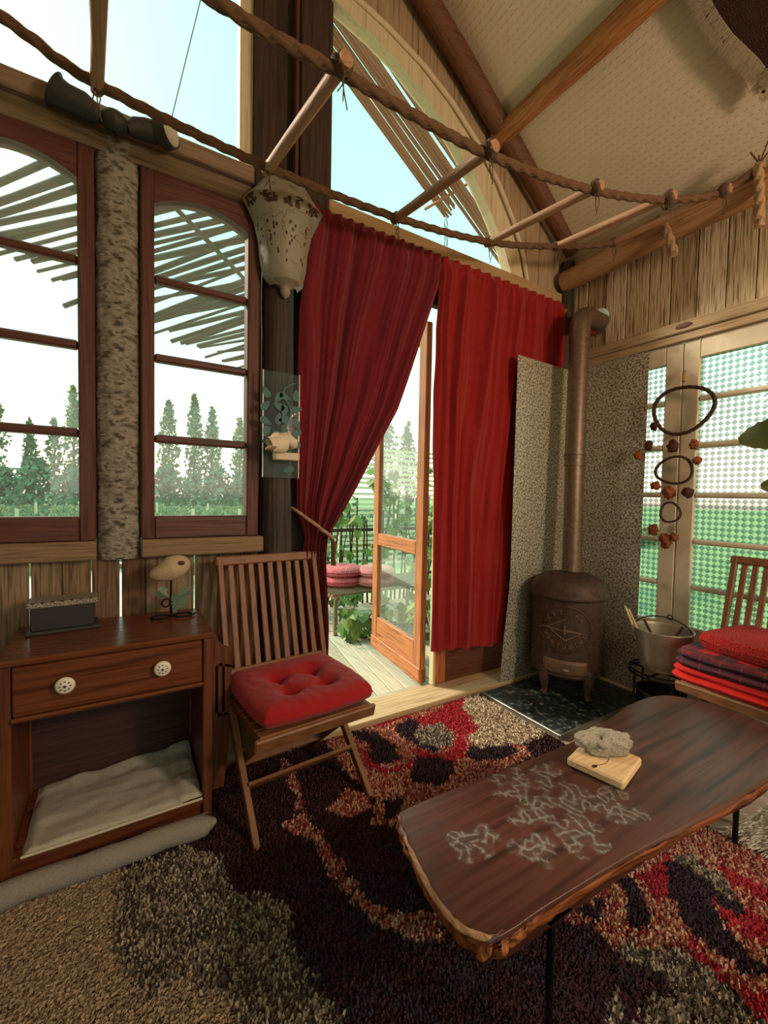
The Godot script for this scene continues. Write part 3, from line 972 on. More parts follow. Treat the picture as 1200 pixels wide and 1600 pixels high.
	for x in [1.78, 3.0]:
		for z in [-3.76, -4.3]:
			part(be, "leg", log_mesh(V(x, -0.02, z), V(x, 0.385, z), 0.022, 0.02, 8, 0.03, x + z), stick)
		part(be, "cross_rail", log_mesh(V(x, 0.35, -3.72), V(x, 0.35, -4.34), 0.02, 0.02, 8), stick)
	var pinks := [[V(2.0, 0.41, -4.1), 0.23, c8(196, 60, 78), "dark pink round cushion stack at the back of the deck bench"], [V(2.3, 0.41, -3.9), 0.2, c8(222, 124, 128), "pale pink round cushion stack at the front of the deck bench"]]
	for pk in pinks:
		for lv in 2:
			var at: Vector3 = pk[0] + V(0.015 * lv, 0.095 * lv, -0.01 * lv)
			var cu := thing("round_cushion", ("upper " if lv else "lower ") + pk[3], "cushion", at, "pink round cushions")
			var b := MB.new()
			var R: float = pk[1]
			b.lathe(at, [Vector2(0.0, 0.0), Vector2(R * 0.8, 0.002), Vector2(R, 0.02), Vector2(R * 1.02, 0.045), Vector2(R * 0.97, 0.075), Vector2(R * 0.7, 0.098), Vector2(R * 0.35, 0.104), Vector2(R * 0.06, 0.092), Vector2(0.0, 0.09)], 28)
			part(cu, "cover", b, mottled("pink%s" % pk[2], ntex(61, 0.05, [[0.0, pk[2].darkened(0.15)], [0.44, pk[2]], [0.5, c8(240, 196, 190)], [0.6, c8(236, 184, 180)], [0.66, pk[2]], [1.0, pk[2].darkened(0.2)]], FastNoiseLite.TYPE_SIMPLEX, 2), 4.0, 0.9))
			b = MB.new()
			var ring := []
			for q in 25:
				ring.append(at + V(cos(TAU * q / 24.0) * R * 1.02, 0.045, sin(TAU * q / 24.0) * R * 1.02))
			b.tube(ring, 0.006, 6, false)
			part(cu, "piping", b, plain(pk[2].darkened(0.15), 0.9))
			b = MB.new()
			b.blob(at + V(0, 0.093, 0), V(0.018, 0.006, 0.018), 10, 6)
			part(cu, "button", b, plain(pk[2].lightened(0.2), 0.9))
	# stick fence with a vine growing through it
	var fe := thing("stick_fence", "dark stick fence with vine behind the deck bench", "fence", V(2.6, 0, -4.75))
	var dstick := wood("dstick", [c8(44, 32, 26), c8(78, 58, 44), c8(60, 44, 34)], 1, 0.85, 6.0, 0.4)
	for i in 34:
		var x := 1.5 + i * 0.07
		part(fe, "stick", log_mesh(V(x, -0.05, -4.75), V(x + rng.randf_range(-0.12, 0.18), rng.randf_range(1.0, 1.45), -4.75 + rng.randf_range(-0.08, 0.08)), 0.014, 0.010, 6, 0.08, i * 1.0, 5), dstick)
	for y in [0.3, 0.92]:
		part(fe, "rail", log_mesh(V(1.45, y, -4.72), V(3.95, y, -4.72), 0.02, 0.02, 7, 0.05, y), dstick)
	vine("vine_plant", "leafy vine climbing the stick fence behind the bench", V(1.55, 0, -4.66), V(2.45, 1.6, 0.16), 290, 0.12)
	vine("vine_plant", "leafy vine in front of the bench at the edge of the deck", V(1.8, 0.0, -3.62), V(0.75, 0.3, 0.2), 60, 0.13)
	vine("vine_plant", "tall leafy vine behind the glass of the open door", V(2.3, 0.0, -3.5), V(1.1, 1.2, 0.6), 150, 0.14)
	# pale slatted screen further out
	var sc := thing("slatted_screen", "pale horizontal slat screen standing beyond the deck", "screen", V(4.6, -0.4, -6.6))
	var ps := wood("pslat", [c8(188, 176, 150), c8(224, 214, 190), c8(206, 194, 168)], 0, 0.8, 4.0, 0.2)
	for i in 24:
		var b := MB.new()
		var y := 0.15 + i * 0.088
		b.bar(V(3.0, y + rng.randf_range(-0.02, 0.02), -6.6), V(6.6, y + rng.randf_range(-0.02, 0.02), -6.6), 0.014, 0.045, Vector3.UP, 0.003)
		part(sc, "slat", b, ps)
	for x in [3.2, 4.35, 5.5, 6.5]:
		one_box(sc, "post", V(x, 0.9, -6.64), V(0.05, 2.6, 0.05), ps, 0.004)
	# trees, bushes and posts of the field; distance haze is put into the leaf tones
	var tone := [Color(0.09, 0.17, 0.115), Color(0.13, 0.23, 0.15), Color(0.17, 0.27, 0.16), Color(0.20, 0.27, 0.13), Color(0.07, 0.14, 0.10)]
	var warm := [Color(0.14, 0.22, 0.13), Color(0.24, 0.28, 0.13), Color(0.34, 0.31, 0.13), Color(0.12, 0.2, 0.13)]
	var poplars := [[-11.9, 13.6, 3.6, "broad dark tree at the left edge of the left window", tone, 1500], [-8.4, 9.2, 1.3, "short slim poplar beside the broad dark tree", tone, 420], [-6.3, 9.6, 1.4, "bare topped poplar in the middle of the left window", tone, 420], [-4.5, 13.4, 1.9, "tall feathery poplar at the right of the left window", warm, 800],
		[2.5, 12.6, 1.0, "thin poplar at the left edge of the right window", tone, 420], [5.2, 13.0, 2.3, "rounded poplar with golden side seen in the right window", warm, 1100], [8.0, 13.9, 2.0, "tallest spiky poplar in the middle of the right window", tone, 1000], [10.2, 12.6, 2.3, "forked spiky poplar right of the tallest one", tone, 1000], [14.0, 11.9, 2.2, "loose poplar at the right edge of the right window", warm, 800]]
	for p in poplars:
		far_tree("poplar_tree", p[3], "poplars across the field", V(p[0], -0.5, -60.0 + rng.randf_range(-1.0, 1.0)), p[1], p[2], p[5], 0.42, p[4])
	far_tree("poplar_tree", "pointed poplar above the slat screen seen through the door", "poplars across the field", V(18.4, -0.5, -30.0), 8.6, 2.2, 900, 0.3, warm)
	far_tree("poplar_tree", "small pointed poplar close to the door stile beyond the screen", "poplars across the field", V(20.6, -0.5, -30.0), 7.8, 1.7, 600, 0.3, warm)
	var teal := [Color(0.10, 0.22, 0.16), Color(0.14, 0.27, 0.19), Color(0.17, 0.30, 0.20), Color(0.09, 0.18, 0.14)]
	var rowx := -13.0
	var bush := 0
	var ordinal := ["first", "second", "third", "fourth", "fifth", "sixth", "seventh", "eighth", "ninth", "tenth", "eleventh", "twelfth", "thirteenth", "fourteenth", "fifteenth"]
	while rowx < 17.0 and bush < 15:
		bush += 1
		far_tree("field_bush", "%s round teal bush from the left in the hedge across the field" % ordinal[bush - 1], "hedge bushes", V(rowx, -0.5, -46.0 + rng.randf_range(-2.0, 2.0)), rng.randf_range(3.2, 4.3), rng.randf_range(2.6, 3.4), 520, 0.45, teal, 0.0)
		rowx += rng.randf_range(2.1, 2.6)
	# rows of young vines: one mass of small leaves
	var mm := MultiMesh.new()
	mm.transform_format = MultiMesh.TRANSFORM_3D
	mm.use_colors = true
	var lb := MB.new()
	for q in 3:
		leaf_shape(lb, Vector3.ZERO, 0.3, Basis.from_euler(V(-0.4, q * 2.1, 0.3)))
	var lm := plain(Color(1, 1, 1), 0.8)
	lm.vertex_color_use_as_albedo = true
	lm.backlight = c8(120, 130, 90)
	mm.mesh = lb.mesh()
	mm.mesh.surface_set_material(0, lm)
	mm.instance_count = 9000
	var pal := [Color(0.12, 0.24, 0.16), Color(0.16, 0.28, 0.18), Color(0.3, 0.3, 0.12), Color(0.2, 0.32, 0.2), Color(0.38, 0.42, 0.3)]
	for i in 9000:
		var row := i % 26
		var z := -9.0 - row * 1.25 + rng.randf_range(-0.22, 0.22)
		var x := rng.randf_range(-16.0, 20.0)
		mm.set_instance_transform(i, Transform3D(Basis.from_euler(V(rng.randf_range(-0.5, 0.5), rng.randf() * TAU, 0)).scaled(Vector3.ONE * rng.randf_range(0.6, 1.4)), V(x, -0.32 + rng.randf_range(0.0, 0.35), z)))
		mm.set_instance_color(i, pal[rng.randi() % 5] if row > 1 else pal[2 if rng.randf() < 0.5 else 1])
	var mi := MultiMeshInstance3D.new()
	mi.name = "vine_rows"
	mi.multimesh = mm
	add_child(mi)
	mi.set_meta("kind", "stuff")
	mi.set_meta("label", "rows of low leafy vines in the field")
	mi.set_meta("category", "vines")
	for i in 14:
		var p := V(-4.6 + (i % 7) * 1.75 - (i / 7) * 1.6 + (i / 7) * (i % 7) * 0.9, -0.5, -18.0 - (i / 7) * 9.0)
		var po := thing("vine_post", "short pale vine post, %s from the left in the %s row" % [ordinal[i % 7], ["near", "far"][i / 7]], "post", p, "vine posts in the field")
		var b := MB.new()
		b.box(p + V(0, 0.6, 0), V(0.1, 1.2, 0.1), Basis.IDENTITY, 0.015)
		part(po, "stake", b, ps)

func vine(called: String, label: String, o: Vector3, size: Vector3, count: int, ls: float) -> void:
	var t := thing(called, label, "vine", o)
	var stem := wood("dstick", [], 1, 0.85, 6.0, 0.4)
	var ends := []
	for i in 5:
		var a := o + V(size.x * (0.1 + 0.2 * i), 0, size.z * rng.randf())
		var pts := spline([a, a + V(rng.randf_range(-0.1, 0.1), size.y * 0.35, rng.randf_range(-0.05, 0.05)), a + V(rng.randf_range(-0.2, 0.2), size.y * 0.7, 0.05), a + V(rng.randf_range(-0.25, 0.25), size.y, 0)], 4)
		var b := MB.new()
		b.tube(pts, 0.006, 6)
		part(t, "stem", b, stem)
		ends.append_array(pts)
	var shapes := []
	for q in 4:
		var b := MB.new()
		leaf_shape(b, Vector3.ZERO, 1.0, Basis.IDENTITY)
		shapes.append(b.mesh())
		shapes[q].surface_set_material(0, [M.leaf, M.leaf2, M.leaf, M.leaf2][q])
	for i in count:
		var m := MeshInstance3D.new()
		m.name = "leaf"
		m.mesh = shapes[rng.randi() % 4]
		t.add_child(m, true)
		var p: Vector3 = ends[rng.randi() % ends.size()] + V(rng.randf_range(-0.14, 0.14), rng.randf_range(-0.1, 0.1), rng.randf_range(-0.08, 0.1)) * (size.y * 0.4 + 0.5)
		p.y = maxf(p.y, 0.03)
		m.transform = Transform3D(Basis.from_euler(V(rng.randf_range(-1.1, 0.2), rng.randf_range(-1.2, 1.2), PI + rng.randf_range(-0.9, 0.9))).scaled(Vector3.ONE * ls * rng.randf_range(0.6, 1.25)), p - o)

const RUG := [
	[4, [-0.35, -1.86, 0.02, -1.72, -0.02, -1.62, -0.01, -1.54, -0.02, -1.43, 0.02, -1.35, 0.05, -1.29, 0.05, -1.24, 0.09, -1.24, 0.13, -1.24, 0.17, -1.25, 0.17, -1.19, 0.23, -1.16, 0.25, -1.09, 0.24, -0.95, -0.22, -1.11, -0.59, -1.42, -0.77, -1.87]],
	[3, [0.02, -1.72, 0.23, -1.71, 0.32, -1.58, 0.31, -1.45, 0.37, -1.38, 0.39, -1.4, 0.45, -1.34, 0.45, -1.24, 0.43, -1.16, 0.45, -1.06, 0.47, -0.97, 0.49, -0.92, 0.48, -0.81, 0.24, -0.95, 0.25, -1.09, 0.23, -1.16, 0.17, -1.19, 0.17, -1.25, 0.13, -1.24, 0.09, -1.24, 0.05, -1.24, 0.05, -1.29, 0.02, -1.35, -0.02, -1.43, -0.01, -1.54, -0.02, -1.62]],
	[2, [0.7, -2.06, 0.72, -1.96, 0.69, -1.77, 0.65, -1.66, 0.66, -1.61, 0.65, -1.54, 0.68, -1.52, 0.68, -1.43, 0.68, -1.29, 0.7, -1.18, 0.74, -1.1, 0.81, -1.07, 0.88, -1.04, 0.83, -0.96, 0.74, -1, 0.69, -1.08, 0.66, -1.16, 0.63, -1.27, 0.63, -1.41, 0.63, -1.5, 0.59, -1.56, 0.55, -1.63, 0.63, -1.66, 0.66, -1.77, 0.66, -1.91, 0.67, -1.99]],
	[2, [0.74, -1.62, 0.8, -1.66, 0.88, -1.69, 0.94, -1.62, 0.91, -1.55, 0.83, -1.53, 0.75, -1.58]],
	[2, [0.94, -2.16, 1.12, -2.14, 1.43, -2.13, 1.94, -2.13, 1.75, -1.7, 1.88, -1.55, 1.82, -1.45, 1.35, -1.39, 1.09, -1.32, 0.97, -1.25, 0.93, -1.29, 0.96, -1.36, 0.96, -1.4, 0.99, -1.46, 0.94, -1.4, 0.9, -1.41, 0.87, -1.47, 0.96, -1.57, 0.96, -1.66, 0.92, -1.76, 0.93, -1.9, 0.94, -1.99]],
	[1, [1.5, -2.03, 1.71, -2.05, 1.87, -2.15, 1.96, -2.1, 1.82, -1.99, 1.85, -1.88, 1.77, -1.86, 1.75, -1.77, 1.61, -1.71, 1.5, -1.6, 1.38, -1.64, 1.31, -1.71, 1.3, -1.81, 1.41, -1.68, 1.53, -1.71, 1.62, -1.81, 1.61, -1.93, 1.48, -1.94]],
	[1, [1.15, -2.14, 1.53, -2.13, 1.53, -2.08, 1.3, -2.07, 1.17, -2.1]],
	[1, [1.08, -1.95, 1.08, -1.86, 1.08, -1.77, 1.13, -1.72, 1.27, -1.71, 1.2, -1.67, 1.07, -1.7, 1.03, -1.81]],
	[5, [1.12, -2.12, 1.23, -2.03, 1.24, -1.88, 1.22, -1.76, 1.14, -1.75, 1.08, -1.78, 1.08, -1.87, 1.14, -1.94, 1.11, -2.03, 1.08, -2.08]],
	[5, [1.33, -2.01, 1.48, -2.07, 1.5, -2, 1.38, -1.8, 1.44, -1.72, 1.39, -1.71, 1.35, -1.82, 1.32, -1.94]],
	[5, [1.29, -1.74, 1.44, -1.61, 1.34, -1.52, 1.26, -1.5, 1.15, -1.59, 1.21, -1.65]],
	[5, [1.59, -1.66, 1.81, -1.57, 1.78, -1.5, 1.67, -1.49, 1.58, -1.53, 1.5, -1.6]],
	[5, [0.97, -1.54, 1.05, -1.54, 1.06, -1.51, 0.98, -1.44, 0.94, -1.43, 0.93, -1.46]],
	[3, [1.52, -1.94, 1.6, -1.92, 1.6, -1.8, 1.52, -1.72, 1.44, -1.72, 1.38, -1.8, 1.39, -1.9]],
	[6, [2, -2.15, 2.17, -2.12, 2.12, -1.54, 2.03, -1.54, 1.86, -1.53, 1.62, -1.64, 1.63, -1.73, 1.78, -1.79, 1.83, -1.98]],
	[2, [1.17, -0.82, 1.45, -0.81, 1.68, -0.83, 1.97, -0.81, 2.07, -0.77, 2.08, -0.55, 2.06, -0.39, 1.46, -0.26, 1.4, -0.38, 1.45, -0.48, 1.42, -0.58, 1.31, -0.65, 1.26, -0.69, 1.26, -0.74]],
	[1, [1.57, -0.77, 1.75, -0.77, 1.75, -0.74, 1.58, -0.68, 1.52, -0.7]],
	[1, [1.69, -0.61, 1.79, -0.45, 1.69, -0.41, 1.62, -0.51]],
	[1, [1.47, -0.58, 1.47, -0.55, 1.46, -0.46, 1.41, -0.49, 1.42, -0.54]],
	[1, [1.86, -0.66, 1.9, -0.55, 1.89, -0.5, 1.82, -0.48, 1.82, -0.58]],
	[1, [1.45, -0.44, 1.53, -0.35, 1.43, -0.33, 1.4, -0.39]],
	[5, [1.49, -0.8, 1.54, -0.79, 1.52, -0.73, 1.44, -0.67, 1.4, -0.66, 1.35, -0.68, 1.36, -0.7, 1.43, -0.73]],
	[5, [1.68, -0.74, 1.74, -0.75, 1.77, -0.71, 1.76, -0.63, 1.75, -0.55, 1.72, -0.52, 1.68, -0.56, 1.69, -0.6, 1.6, -0.52, 1.58, -0.45, 1.59, -0.37, 1.5, -0.45, 1.51, -0.53, 1.5, -0.58, 1.56, -0.64, 1.58, -0.68]],
	[5, [1.26, -0.8, 1.37, -0.79, 1.33, -0.76, 1.27, -0.76]],
	[3, [1.24, -0.69, 1.42, -0.58, 1.43, -0.52, 1.42, -0.47, 1.4, -0.38, 1.27, -0.29, 0.96, -0.47, 1.13, -0.54, 1.19, -0.56, 1.23, -0.54, 1.28, -0.52, 1.31, -0.56, 1.27, -0.61, 1.23, -0.64]],
	[3, [1.77, -0.75, 1.83, -0.72, 1.83, -0.62, 1.78, -0.56, 1.75, -0.57, 1.75, -0.64, 1.75, -0.73]],
	[3, [1.14, -0.62, 1.16, -0.61, 1.09, -0.56, 0.99, -0.51, 0.97, -0.52]]
]

func build_things() -> void:
	curtains()
	rope_ladder()
	wall_pieces()
	cabinet()
	var c1 := folding_chair("slatted wooden folding chair with red cushion beside the cabinet", V(0.671, 0, -1.849), 4.0)
	seat_cushion(c1)
	folding_chair("slatted wooden folding chair piled with red blankets by the glass door", V(2.70, 0, -0.795), -90.0)
	blankets()
	stove()
	metal_sheets()
	bucket()
	wicker_mobile()
	rug()
	table()
	sheepskin_stool()
	hide_and_plant()

func velvet(c: Color, glow: Color) -> StandardMaterial3D:
	var m := StandardMaterial3D.new()
	m.albedo_texture = ntex(91, 0.03, [c.darkened(0.12), c, c.lightened(0.05)], FastNoiseLite.TYPE_SIMPLEX, 4)
	m.uv1_triplanar = true
	m.uv1_world_triplanar = true
	m.uv1_scale = V(9, 2, 9)
	m.roughness = 0.95
	m.rim_enabled = true
	m.rim = 0.35
	m.rim_tint = 0.6
	m.backlight = glow
	m.cull_mode = BaseMaterial3D.CULL_DISABLED
	return m

func drape(top: float, bottom: float, L: Array, R: Array, z: float, folds: float, amp: float, sd: float, nu: int, nv: int, hem := 0.0) -> MB:
	var b := MB.new()
	b.grid(nu, nv, func(u, w):
		var y: float = lerpf(bottom, top, w)
		var x0 := along(L, y)
		var x1 := along(R, y)
		var uu: float = u + 0.012 * wob.get_noise_2d(u * 300.0 + sd, y * 30.0)
		var ph: float = uu * folds * TAU + 7.0 * wob.get_noise_2d(uu * 130.0 + sd * 40.0, y * 14.0 + 40.0) + sd
		var near_top := smoothstep(top - 0.10, top - 0.02, y)
		var a: float = amp * (0.75 + 0.5 * wob.get_noise_2d(uu * 260.0, sd + y * 25.0)) * lerpf(1.0, 0.35, near_top)
		var zz: float = z + a * (sin(ph) + 0.3 * sin(1.7 * ph + 0.8) + 0.25 * sin(3.3 * ph + uu * 9.0)) + near_top * 0.007 * sin(uu * folds * TAU * 4.7)
		if w > 0.985:
			zz = z + 0.014 * sin(uu * folds * TAU * 2.0)
		var yy: float = y - hem * (1.0 - w) * sin(u * 5.0 + sd)
		return V(lerpf(x0, x1, uu), yy, zz))
	return b

func curtains() -> void:
	var rod := thing("curtain_rod", "slim wooden curtain rod under the pale rail", "rod", V(1.95, 2.825, -2.19))
	part(rod, "pole", log_mesh(V(0.84, 2.825, -2.216), V(2.93, 2.815, -2.216), 0.011, 0.011, 10, 0.01), wood("rod", chair_wood, 0, 0.6, 4.0))
	var kb := MB.new()
	kb.blob(V(2.955, 2.815, -2.185), V(0.034, 0.024, 0.024), 12, 8)
	part(rod, "knob", kb, wood("rod", [], 0, 0.6, 4.0))
	var a := thing("velvet_curtain", "dark red velvet curtain pulled aside with a tie rope", "curtain", V(0.9, 0.3, -2.2), "red velvet door curtains")
	var L := [0.3, 0.85, 0.6, 0.85, 1.0, 0.84, 1.12, 0.85, 1.27, 0.805, 1.87, 0.795, 2.33, 0.80, 2.70, 0.845, 2.88, 0.87]
	var R := [0.3, 1.0, 0.6, 1.0, 1.0, 0.975, 1.12, 0.985, 1.2, 1.045, 1.4, 1.17, 1.87, 1.43, 2.33, 1.60, 2.7, 1.735, 2.88, 1.765]
	part(a, "cloth", drape(2.87, 0.32, L, R, -2.185, 6.5, 0.024, 3.0, 170, 90), velvet(c8(112, 7, 24), c8(80, 16, 28)))
	var t := MB.new()
	t.tube(spline([V(0.775, 1.275, -2.20), V(0.80, 1.25, -2.14), V(0.90, 1.175, -2.115), V(0.985, 1.115, -2.135), V(1.0, 1.10, -2.19)], 5), 0.009, 9, true, 3, 60.0)
	part(a, "tie_rope", t, wood("paler_rope", [c8(130, 104, 74), c8(180, 150, 112), c8(156, 128, 94)], 0, 0.95, 12.0))
	t = MB.new()
	t.blob(V(1.0, 1.07, -2.15), V(0.016, 0.03, 0.016), 10, 8)
	for k in 7:
		t.tube([V(1.0 + 0.004 * sin(k * 1.0), 1.04, -2.15 + 0.004 * cos(k * 1.0)), V(1.0 + 0.012 * sin(k * 1.0), 0.96, -2.15 + 0.012 * cos(k * 1.0))], 0.0025, 5)
	part(a, "tassel", t, M.rope)
	var b := thing("velvet_curtain", "bright red velvet curtain hanging straight left of the stove", "curtain", V(2.2, 0.3, -2.2), "red velvet door curtains")
	var L2 := [0.3, 1.735, 1.2, 1.72, 2.4, 1.705, 2.7, 1.73, 2.88, 1.745]
	var R2 := [0.3, 2.66, 1.2, 2.75, 2.2, 2.94, 2.88, 2.95]
	part(b, "cloth", drape(2.87, 0.315, L2, R2, -2.183, 6.5, 0.032, 11.0, 200, 60, 0.02), velvet(c8(148, 16, 15), c8(124, 32, 24)))

func rope_ladder() -> void:
	var o := thing("rope_ladder", "rope ladder with wooden rungs hung level across the ceiling", "ladder", V(1.2, 2.75, -1.6))
	var far := [V(-1.53, 3.12, -1.9), V(-0.9, 3.02, -1.9), V(-0.326, 2.877, -1.9), V(-0.068, 2.796, -1.9), V(0.551, 2.754, -1.9), V(1.21, 2.772, -1.9), V(1.862, 2.858, -1.9), V(2.40, 2.975, -1.845), V(2.79, 3.055, -1.70), V(2.87, 3.115, -1.43)]
	var near := [V(-1.53, 2.98, -1.3), V(-0.6, 2.78, -1.3), V(0.224, 2.694, -1.3), V(0.599, 2.698, -1.3), V(1.244, 2.715, -1.3), V(1.936, 2.836, -1.3), V(2.45, 2.934, -1.22), V(2.79, 3.035, -1.11), V(2.88, 3.125, -0.97)]
	for p in [far, near]:
		var b := MB.new()
		b.tube(spline(p, 40), 0.0175, 12, true, 3, 26.0, 0.22)
		part(o, "rope", b, M.rope)
	var pole := wood("rung", [c8(112, 82, 58), c8(160, 122, 88), c8(178, 140, 104), c8(134, 100, 72)], 2, 0.6, 5.0, 0.3)
	var rungs := [[V(-0.068, 2.796, -1.93), V(-0.033, 2.70, -1.24)], [V(0.548, 2.756, -1.93), V(0.603, 2.70, -1.25)], [V(1.208, 2.774, -1.93), V(1.246, 2.716, -1.25)], [V(1.858, 2.86, -1.93), V(1.94, 2.836, -1.25)], [V(2.396, 2.976, -1.875), V(2.452, 2.936, -1.17)], [V(2.79, 3.056, -1.73), V(2.79, 3.034, -1.06)]]
	for i in rungs.size():
		part(o, "rung", log_mesh(rungs[i][0], rungs[i][1], 0.022, 0.024, 10, 0.02, i * 7.0), pole)
		for e in 2:
			var p: Vector3 = rungs[i][e].lerp(rungs[i][1 - e], 0.045)
			var kn := MB.new()
			var r := 0.034 if e else 0.028
			kn.blob(p, V(r, r * 0.95, r * 0.8), 14, 10, func(d): return 1.0 + 0.18 * sin(d.x * 7.0 + d.y * 5.0))
			for q in 3:
				var w0 := p + V(0.01 * q - 0.01, -r * 0.8, 0)
				kn.tube(spline([w0, w0 + V(0.012 * sin(q * 2.0 + i), -0.03, 0.008), w0 + V(-0.01 * cos(q + i * 1.0), -0.06 - 0.02 * q, 0)], 4), 0.0022, 5)
			part(o, "knot", kn, wood("knotrope", [c8(60, 46, 34), c8(96, 76, 56), c8(78, 60, 44)], 0, 0.95, 12.0))
	for e in [[V(2.875, 3.06, -1.43), V(2.868, 2.84, -1.36)], [V(2.875, 3.06, -0.97), V(2.868, 2.80, -0.955)]]:
		var b := MB.new()
		b.tube(spline([e[0] + V(0.03, 0.08, 0), e[0] + V(-0.012, 0.05, 0), e[0], e[0].lerp(e[1], 0.5) + V(-0.006, 0, 0.004), e[1]], 10), 0.021, 12, true, 3, 30.0, 0.25)
		part(o, "rope_tail", b, wood("paler_rope", [c8(130, 104, 74), c8(180, 150, 112), c8(156, 128, 94)], 0, 0.95, 12.0))
		b = MB.new()
		for q in 4:
			var w0: Vector3 = e[0] + V(0.0, 0.075, 0.0)
			b.tube([w0, w0 + V(0.03 * sin(q * 1.9), 0.05 + 0.012 * q, 0.045 * cos(q * 1.9))], 0.004, 6)
		part(o, "lashing", b, wood("knotrope", [], 0, 0.95, 12.0))

func wall_pieces() -> void:
	# pierced pottery lamp on the post
	var s := thing("wall_lamp", "pierced grey pottery wall lamp with grape pattern on the dark post", "lamp", V(0.72, 2.36, -2.2))
	var img := Image.create(512, 512, false, Image.FORMAT_RGB8)
	img.fill(c8(152, 147, 132))
	var dab := func(x: float, y: float, r: float, c: Color) -> void:
		for j in range(int(y - r), int(y + r) + 1):
			for i in range(int(x - r), int(x + r) + 1):
				if i >= 0 and j >= 0 and i < 512 and j < 512 and Vector2(i - x, j - y).length() <= r:
					img.set_pixel(i, 511 - j, c)
	var ink := c8(70, 40, 30)
	for k in 900:
		dab.call(rng.randf() * 512, rng.randf() * 512, rng.randf_range(1.0, 2.5), c8(134, 126, 110) if k % 2 else c8(172, 166, 150))
	for f in 5:
		var cx := 51.0 + f * 102.0
		for k in 30:      # bunch of grapes
			dab.call(cx + rng.randf_range(-34, 34), 150 + rng.randf_range(-26, 30), rng.randf_range(5.5, 8.5), ink)
		for k in 13:
			dab.call(cx + rng.randf_range(-30, 30), 235 + rng.randf_range(0, 150), rng.randf_range(4.0, 7.0), ink)
		for k in 4:      # tendrils
			var p := Vector2(cx + rng.randf_range(-36, 36), 210 + k * 55)
			var a := rng.randf() * TAU
			for q in 60:
				p += Vector2.from_angle(a) * 1.6
				a += 0.11 * sin(q * 0.13 + k) + 0.06
				dab.call(p.x, p.y, 1.4, c8(110, 92, 76))
		for k in 8:      # vine leaf at the crown
			for q in 18:
				dab.call(cx + cos(k * 0.785) * q * 1.2, 70 + sin(k * 0.785) * q * 1.2, 2.0, c8(112, 92, 76))
	var lm := StandardMaterial3D.new()
	lm.albedo_texture = ImageTexture.create_from_image(img)
	lm.roughness = 0.6
	var prof := [Vector2(0.072, 2.402), Vector2(0.105, 2.435), Vector2(0.122, 2.50), Vector2(0.132, 2.60), Vector2(0.152, 2.68), Vector2(0.182, 2.74), Vector2(0.212, 2.785), Vector2(0.15, 2.86), Vector2(0.105, 2.925)]
	var b := MB.new()
	b.lathe(V(0.72, 0, -2.205), prof, 5, Basis.from_scale(V(1, 1, 0.75)), -PI / 2, PI / 2)
	part(s, "pottery_shade", b, lm)
	b = MB.new()
	b.lathe(V(0.72, 0, -2.175), [Vector2(0.0, 2.345), Vector2(0.012, 2.352), Vector2(0.022, 2.366), Vector2(0.026, 2.378), Vector2(0.022, 2.386), Vector2(0.03, 2.398), Vector2(0.05, 2.41), Vector2(0.07, 2.42)], 16)
	part(s, "finial", b, plain(c8(150, 140, 124), 0.6))
	# etched glass plate
	var g := thing("etched_glass_plate", "tall glass plate etched with leaves on the dark post", "glass plate", V(0.705, 1.43, -2.17))
	b = MB.new()
	b.box(V(0.703, 1.70, -2.165), V(0.185, 0.535, 0.006), Basis.IDENTITY, 0.001)
	var gp := glass(c8(120, 150, 150), 0.12, 0.02)
	gp.metallic_specular = 0.12
	part(g, "plate", b, gp)
	b = MB.new()
	for e in [0.609, 0.797]:
		b.box(V(e, 1.70, -2.165), V(0.004, 0.535, 0.008))
	part(g, "polished_edge", b, plain(c8(210, 208, 190), 0.25))
	b = MB.new()
	var stem := spline([V(0.66, 1.80, -2.160), V(0.71, 1.84, -2.160), V(0.75, 1.78, -2.160), V(0.735, 1.72, -2.160), V(0.70, 1.69, -2.160)], 8)
	b.tube(stem, 0.005, 6)
	b.tube(spline([V(0.71, 1.84, -2.160), V(0.72, 1.89, -2.160), V(0.77, 1.92, -2.160)], 6), 0.004, 6)
	part(g, "etched_stem", b, plain(c8(92, 128, 126), 0.9))
	for k in 21:
		var p := V(0.63 + (k % 4) * 0.048 + 0.01 * sin(k * 3.0), 1.60 + 0.062 * (k / 4) + 0.012 * cos(k * 2.0), -2.1605)
		if k == 20:
			p = V(0.742, 1.475, -2.1605)
		var a := k * 1.9
		b = MB.new()
		var poly := PackedVector2Array()
		for q in 10:
			var th := TAU * q / 10.0
			poly.append(Vector2(cos(th) * 0.031, sin(th) * 0.017 * (1.0 + 0.5 * cos(th))))
		b.prism(poly, 0.0, 0.0015, Transform3D(Basis(Vector3(0, 0, 1), a), p))
		part(g, "etched_leaf", b, plain(c8(86, 124, 124), 0.9))
	# shell on a white block
	var sh := thing("ceramic_snail_shell", "white ceramic snail shell on the block before the glass plate", "shell", V(0.70, 1.56, -2.1))
	b = MB.new()
	var pts := []
	var rad := []
	var ax := Basis(Vector3(0, 0, 1), -0.30)
	for k in 121:
		var t := k / 120.0
		var a := -t * TAU * 2.9 + 2.4
		var rr := 0.003 + 0.036 * pow(t, 1.5)
		pts.append(V(0.705, 1.605, -2.105) + ax * V(cos(a) * rr * 1.15, 0.062 - 0.062 * pow(t, 0.9), sin(a) * rr * 0.8))
		rad.append(0.005 + 0.030 * pow(t, 1.25))
	b.tube(pts, rad, 18)
	part(sh, "whorls", b, mottled("shellclay", ntex(17, 0.03, [c8(206, 194, 166), c8(230, 220, 198), c8(218, 206, 180)]), 6.0, 0.6))
	b = MB.new()
